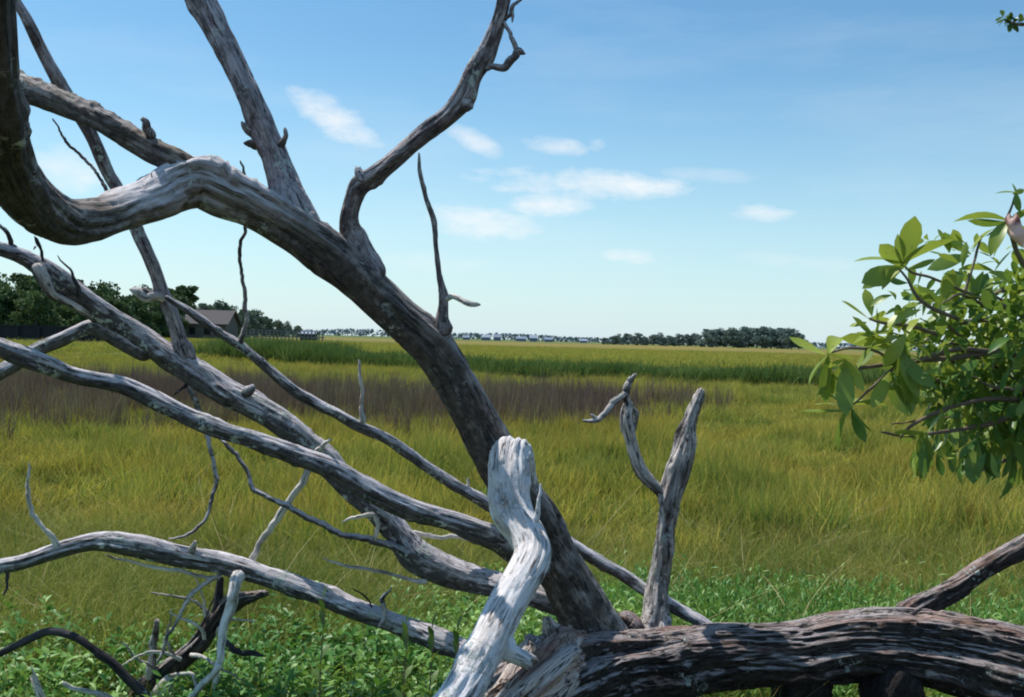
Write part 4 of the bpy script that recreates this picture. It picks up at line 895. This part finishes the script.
# ------------------------------------------------------------------ built things far off
def simple_mat(name, c1, c2, scale=3.0, rough=0.8, stretch=(1, 1, 1)):
    m, T = new_mat(name); b = T.new('ShaderNodeBsdfPrincipled'); tc = T.new('ShaderNodeTexCoord')
    T.link(T.mix(T.noise(T.mapping(tc.outputs['Object'], stretch), scale, 5, 0.7), c1, c2), b.inputs['Base Color']); b.inputs['Roughness'].default_value = rough
    T.link(b.outputs[0], T.new('ShaderNodeOutputMaterial').inputs[0]); return m
def boxes(bl):
    V, Fq = [], []
    for (x0, y0, z0, x1, y1, z1) in bl:
        o = len(V); V += [(x0, y0, z0), (x1, y0, z0), (x1, y1, z0), (x0, y1, z0), (x0, y0, z1), (x1, y0, z1), (x1, y1, z1), (x0, y1, z1)]
        Fq += [[o, o + 3, o + 2, o + 1], [o + 4, o + 5, o + 6, o + 7], [o, o + 1, o + 5, o + 4], [o + 1, o + 2, o + 6, o + 5], [o + 2, o + 3, o + 7, o + 6], [o + 3, o, o + 4, o + 7]]
    return np.array(V, float), Fq
M_wall = simple_mat('weathered_board', (0.07, 0.075, 0.075), (0.14, 0.14, 0.13), 2, 0.9, (4, 4, 0.4)); M_roof = simple_mat('grey_shingle', (0.045, 0.040, 0.045), (0.080, 0.070, 0.075), 3, 0.85, (1, 5, 5))
M_dark = simple_mat('dark_timber', (0.014, 0.018, 0.022), (0.03, 0.034, 0.038), 2, 0.9, (6, 6, 0.5)); M_pier = simple_mat('grey_timber', (0.12, 0.14, 0.14), (0.24, 0.25, 0.25), 2, 0.8)
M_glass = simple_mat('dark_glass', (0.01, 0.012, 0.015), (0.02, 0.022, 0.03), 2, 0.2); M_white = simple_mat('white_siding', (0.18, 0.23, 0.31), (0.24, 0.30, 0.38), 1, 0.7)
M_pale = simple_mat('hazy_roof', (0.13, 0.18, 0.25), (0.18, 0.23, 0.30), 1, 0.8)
def gable(name, x, y, z, w, d, hw, hr, over, wall, roof, parent):
    """ridge along x"""
    V = [(x - w / 2, y - d / 2, z), (x + w / 2, y - d / 2, z), (x + w / 2, y + d / 2, z), (x - w / 2, y + d / 2, z)]
    V += [(a, b_, z + hw) for (a, b_, _) in V] + [(x - w / 2, y, z + hw + hr * 0.97), (x + w / 2, y, z + hw + hr * 0.97)]
    mesh_obj('wall', np.array(V), [[0, 1, 5, 4], [2, 3, 7, 6], [1, 2, 6, 9, 5], [3, 0, 4, 8, 7]], wall, parent, smooth=False)
    e = over; t = 0.12
    k = hr / (d / 2); ze = z + hw - e * k
    R = [(x - w / 2 - e, y - d / 2 - e, ze), (x + w / 2 + e, y - d / 2 - e, ze), (x + w / 2 + e, y, z + hw + hr), (x - w / 2 - e, y, z + hw + hr), (x + w / 2 + e, y + d / 2 + e, ze), (x - w / 2 - e, y + d / 2 + e, ze)]
    R2 = [(a, b_, c + t) for a, b_, c in R]
    mesh_obj('roof', np.array(R + R2), [[0, 3, 2, 1], [3, 5, 4, 2], [6, 7, 8, 9], [9, 8, 10, 11], [0, 1, 7, 6], [5, 11, 10, 4], [1, 2, 8, 7], [2, 4, 10, 8], [0, 6, 9, 3], [3, 9, 11, 5]], roof, parent, smooth=False)
# boathouse
hx, hy = (212 - CX) / F * 140, 140.0
bh = thing('boathouse', 'small grey wooden boathouse with low shingle roof beside the pier', 'boathouse', (hx, hy, 0.3))
gable('boathouse', hx, hy, 0.3, 5.6, 6.0, 2.5, 1.75, 0.45, M_wall, M_roof, bh)
for wx in (-1.9, 0.2, 1.7):
    V, Fq = boxes([(hx + wx - 0.42, hy - 3.06, 1.15, hx + wx + 0.42, hy - 3.0, 2.15)]); w_ = mesh_obj('window', V, Fq, M_dark, bh, smooth=False)
    V, Fq = boxes([(hx + wx - 0.34, hy - 3.09, 1.23, hx + wx + 0.34, hy - 3.062, 2.07)]); mesh_obj('pane', V, Fq, M_glass, bh, smooth=False)
# pier
x0, x1 = (236 - CX) / F * 135, (330 - CX) / F * 150
pr_ = thing('wooden_pier', 'long grey wooden pier on posts beyond the reeds', 'pier', ((x0 + x1) / 2, 140, 0.3))
def py_(x): return 138 + (x - x0) * 0.6
nseg = 22
def sloped(z0, z1, dy0, dy1):
    V = [(x0, py_(x0) + dy0, z0), (x1, py_(x1) + dy0, z0), (x1, py_(x1) + dy1, z0), (x0, py_(x0) + dy1, z0)]; V += [(a, b_, z1) for a, b_, _ in V]
    return np.array(V, float), [[0, 3, 2, 1], [4, 5, 6, 7], [0, 1, 5, 4], [1, 2, 6, 5], [2, 3, 7, 6], [3, 0, 4, 7]]
V, Fq = sloped(1.05, 1.2, 0, 1.4); mesh_obj('deck', V, Fq, M_pier, pr_, smooth=False)
for zz in (1.55, 1.95):
    V, Fq = sloped(zz, zz + 0.1, 0.03, 0.12); mesh_obj('rail', V, Fq, M_pier, pr_, smooth=False)
for k in range(nseg):
    x = x0 + (x1 - x0) * k / (nseg - 1); V, Fq = boxes([(x - 0.08, py_(x) - 0.14, 0.0, x + 0.08, py_(x) - 0.004, 2.05)]); mesh_obj('post', V, Fq, M_pier, pr_, smooth=False)
sx_ = (312 - CX) / F * 149
sh = thing('pier_shed', 'tiny white roofed shelter at the far end of the pier', 'shelter', (sx_, 149, 0.3))
gable('shed', sx_ - 0.8, 150.5, 0.35, 2.2, 2.0, 1.25, 0.4, 0.2, M_dark, M_white, sh)
# bulkhead
xb0, xb1 = -92.0, (150 - CX) / F * 101
bk = thing('bulkhead', 'dark timber bulkhead under the bank trees behind the creek', 'retaining wall', ((xb0 + xb1) / 2, 100, 0.3))
V, Fq = boxes([(xb0, 100, 0.1, xb1, 100.4, 1.62)]); mesh_obj('planking', V, Fq, M_dark, bk, smooth=False)
V, Fq = boxes([(xb0, 99.8, 1.625, xb1, 100.6, 1.75)]); mesh_obj('cap_rail', V, Fq, M_dark, bk, smooth=False)
for k in range(26):
    x = xb0 + (xb1 - xb0) * k / 25; V, Fq = boxes([(x - 0.12, 99.72, 0.1, x + 0.12, 99.997, 1.62)]); mesh_obj('pile', V, Fq, M_dark, bk, smooth=False)
# far houses
houses = [(466, 9, 4.2, M_wall, 'pale hazy house at the left end of the far shore row'), (486, 12, 5.5, M_white, 'broad pale house on the far shore, taller of the left pair'),
          (497, 10, 6.2, M_wall, 'steep grey house second along the far shore row'), (521, 14, 4.6, M_wall, 'long low grey house in the middle of the far shore'),
          (533, 10, 6.4, M_white, 'bright white roofed house on the far shore'), (548, 11, 4.4, M_wall, 'small grey house right of the white roofed one'), (583, 10, 3.8, M_white, 'faint low house near the wooded grove on the horizon')]
for k, (px, w_, h_, rf, lab) in enumerate(houses):
    d = 760; X = (px - CX) / F * d
    r = thing('shore_house', lab, 'house', (X, d, 0.3), 'houses on the far shore')
    gable('house', X, d, 0.3, w_ * 0.55, 8, h_ * 0.45, h_ * 0.35, 0.4, M_pale, rf if rf is M_white else M_pale, r)

# ------------------------------------------------------------------ light and sky
S = Vector((-0.38, 0.27, 0.885)).normalized()
sun = bpy.data.lights.new('sun', 'SUN'); sun.energy = 5.0; sun.angle = math.radians(0.5); sun.color = (1.0, 0.955, 0.88)
so = bpy.data.objects.new('sun', sun); COL.objects.link(so); so.rotation_euler = S.to_track_quat('Z', 'Y').to_euler(); so.location = (0, 0, 20)
w = bpy.data.worlds.new('World'); sc.world = w; w.use_nodes = True; w.node_tree.nodes.clear(); T = NT(w.node_tree)
sky = T.new('ShaderNodeTexSky', sky_type='NISHITA'); sky.sun_disc = False
sky.sun_elevation = math.asin(S.z); sky.sun_rotation = math.atan2(S.x, S.y)
sky.air_density = 1.0; sky.dust_density = 0.6; sky.ozone_density = 1.0
tc = T.new('ShaderNodeTexCoord'); dv = tc.outputs['Generated']
sp = T.new('ShaderNodeSeparateXYZ'); T.link(dv, sp.inputs[0])
uu = T.math('DIVIDE', sp.outputs[0], sp.outputs[1]); vv = T.math('DIVIDE', sp.outputs[2], sp.outputs[1])
n1 = T.noise(T.mapping(dv, (1, 1, 2.2)), 13, 6, 0.6); n2 = T.noise(T.mapping(dv, (1, 1, 2.4)), 42, 5, 0.65)
nn = T.math('ADD', T.math('MULTIPLY', T.math('SUBTRACT', n1, 0.5), 2.6), T.math('MULTIPLY', T.math('SUBTRACT', n2, 0.5), 1.5))
clouds = [(578, 184, 105, 17, 1.05, 0.0), (640, 186, 48, 9, 0.8, 0.05), (548, 204, 48, 13, 0.9, 0), (482, 224, 60, 19, 0.62, 0.08), (338, 120, 62, 20, 0.62, 0.55), (472, 140, 32, 11, 0.45, 0.4), (556, 145, 34, 12, 0.55, 0), (598, 144, 12, 8, 0.3, 0),
          (760, 213, 40, 9, 0.55, 0), (632, 257, 30, 9, 0.5, 0), (70, 172, 42, 24, 0.5, 0.3), (715, 175, 60, 8, 0.22, 0), (800, 262, 70, 10, 0.2, 0), (440, 262, 70, 14, 0.18, 0)]
mask = None
for (px, py, ax, ay, st, tilt_) in clouds:
    d_ = at(px, py, 1.0) - CAM; u0, v0 = d_[0] / d_[1], d_[2] / d_[1]; tt = -tilt_ - roll
    du = T.math('SUBTRACT', uu, float(u0)); dw = T.math('SUBTRACT', vv, float(v0))
    ru = T.math('ADD', T.math('MULTIPLY', du, math.cos(tt) * F / ax), T.math('MULTIPLY', dw, math.sin(tt) * F / ax))
    rv = T.math('SUBTRACT', T.math('MULTIPLY', dw, math.cos(tt) * F / ay), T.math('MULTIPLY', du, math.sin(tt) * F / ay))
    e = T.math('ADD', T.math('MULTIPLY', ru, ru), T.math('MULTIPLY', rv, rv))
    k = T.math('ADD', T.math('SUBTRACT', 1.0, e), nn)
    k = T.math('MULTIPLY', T.mapr(k, 0.0, 1.5), min(1.0, st * 1.35))
    mask = k if mask is None else T.math('MAXIMUM', mask, k)
mask = T.math('MULTIPLY', mask, T.mapr(sp.outputs[1], 0.02, 0.1))
cir = T.math('MULTIPLY', T.mapr(T.noise(T.mapping(dv, (1, 1, 5)), 3.0, 6, 0.6), 0.45, 0.8), 0.16)
mask = T.math('MAXIMUM', mask, T.math('MULTIPLY', cir, T.mapr(sp.outputs[2], 0.0, 0.12)))
hz_ = T.math('SUBTRACT', 1.0, T.mapr(sp.outputs[2], -0.02, 0.30)); hz_ = T.math('POWER', hz_, 2.0)
tinted = T.mix(1.0, sky.outputs[0], (0.86, 1.17, 1.18), 'MULTIPLY')
tinted = T.mix(T.mapr(sp.outputs[2], 0.12, 0.42), tinted, T.mix(1.0, tinted, (0.72, 0.86, 0.98), 'MULTIPLY'))
tinted = T.mix(T.math('MULTIPLY', hz_, 0.85), tinted, (6.2, 7.35, 8.3))
colr = T.mix(mask, tinted, (8.0, 8.25, 8.4))
bg = T.new('ShaderNodeBackground'); T.link(colr, bg.inputs[0]); bg.inputs[1].default_value = 0.12
T.link(bg.outputs[0], T.new('ShaderNodeOutputWorld').inputs[0])
sc.cycles.max_bounces = 6; sc.cycles.diffuse_bounces = 3; sc.cycles.transmission_bounces = 4; sc.cycles.transparent_max_bounces = 6
sc.cycles.filter_width = 2.0
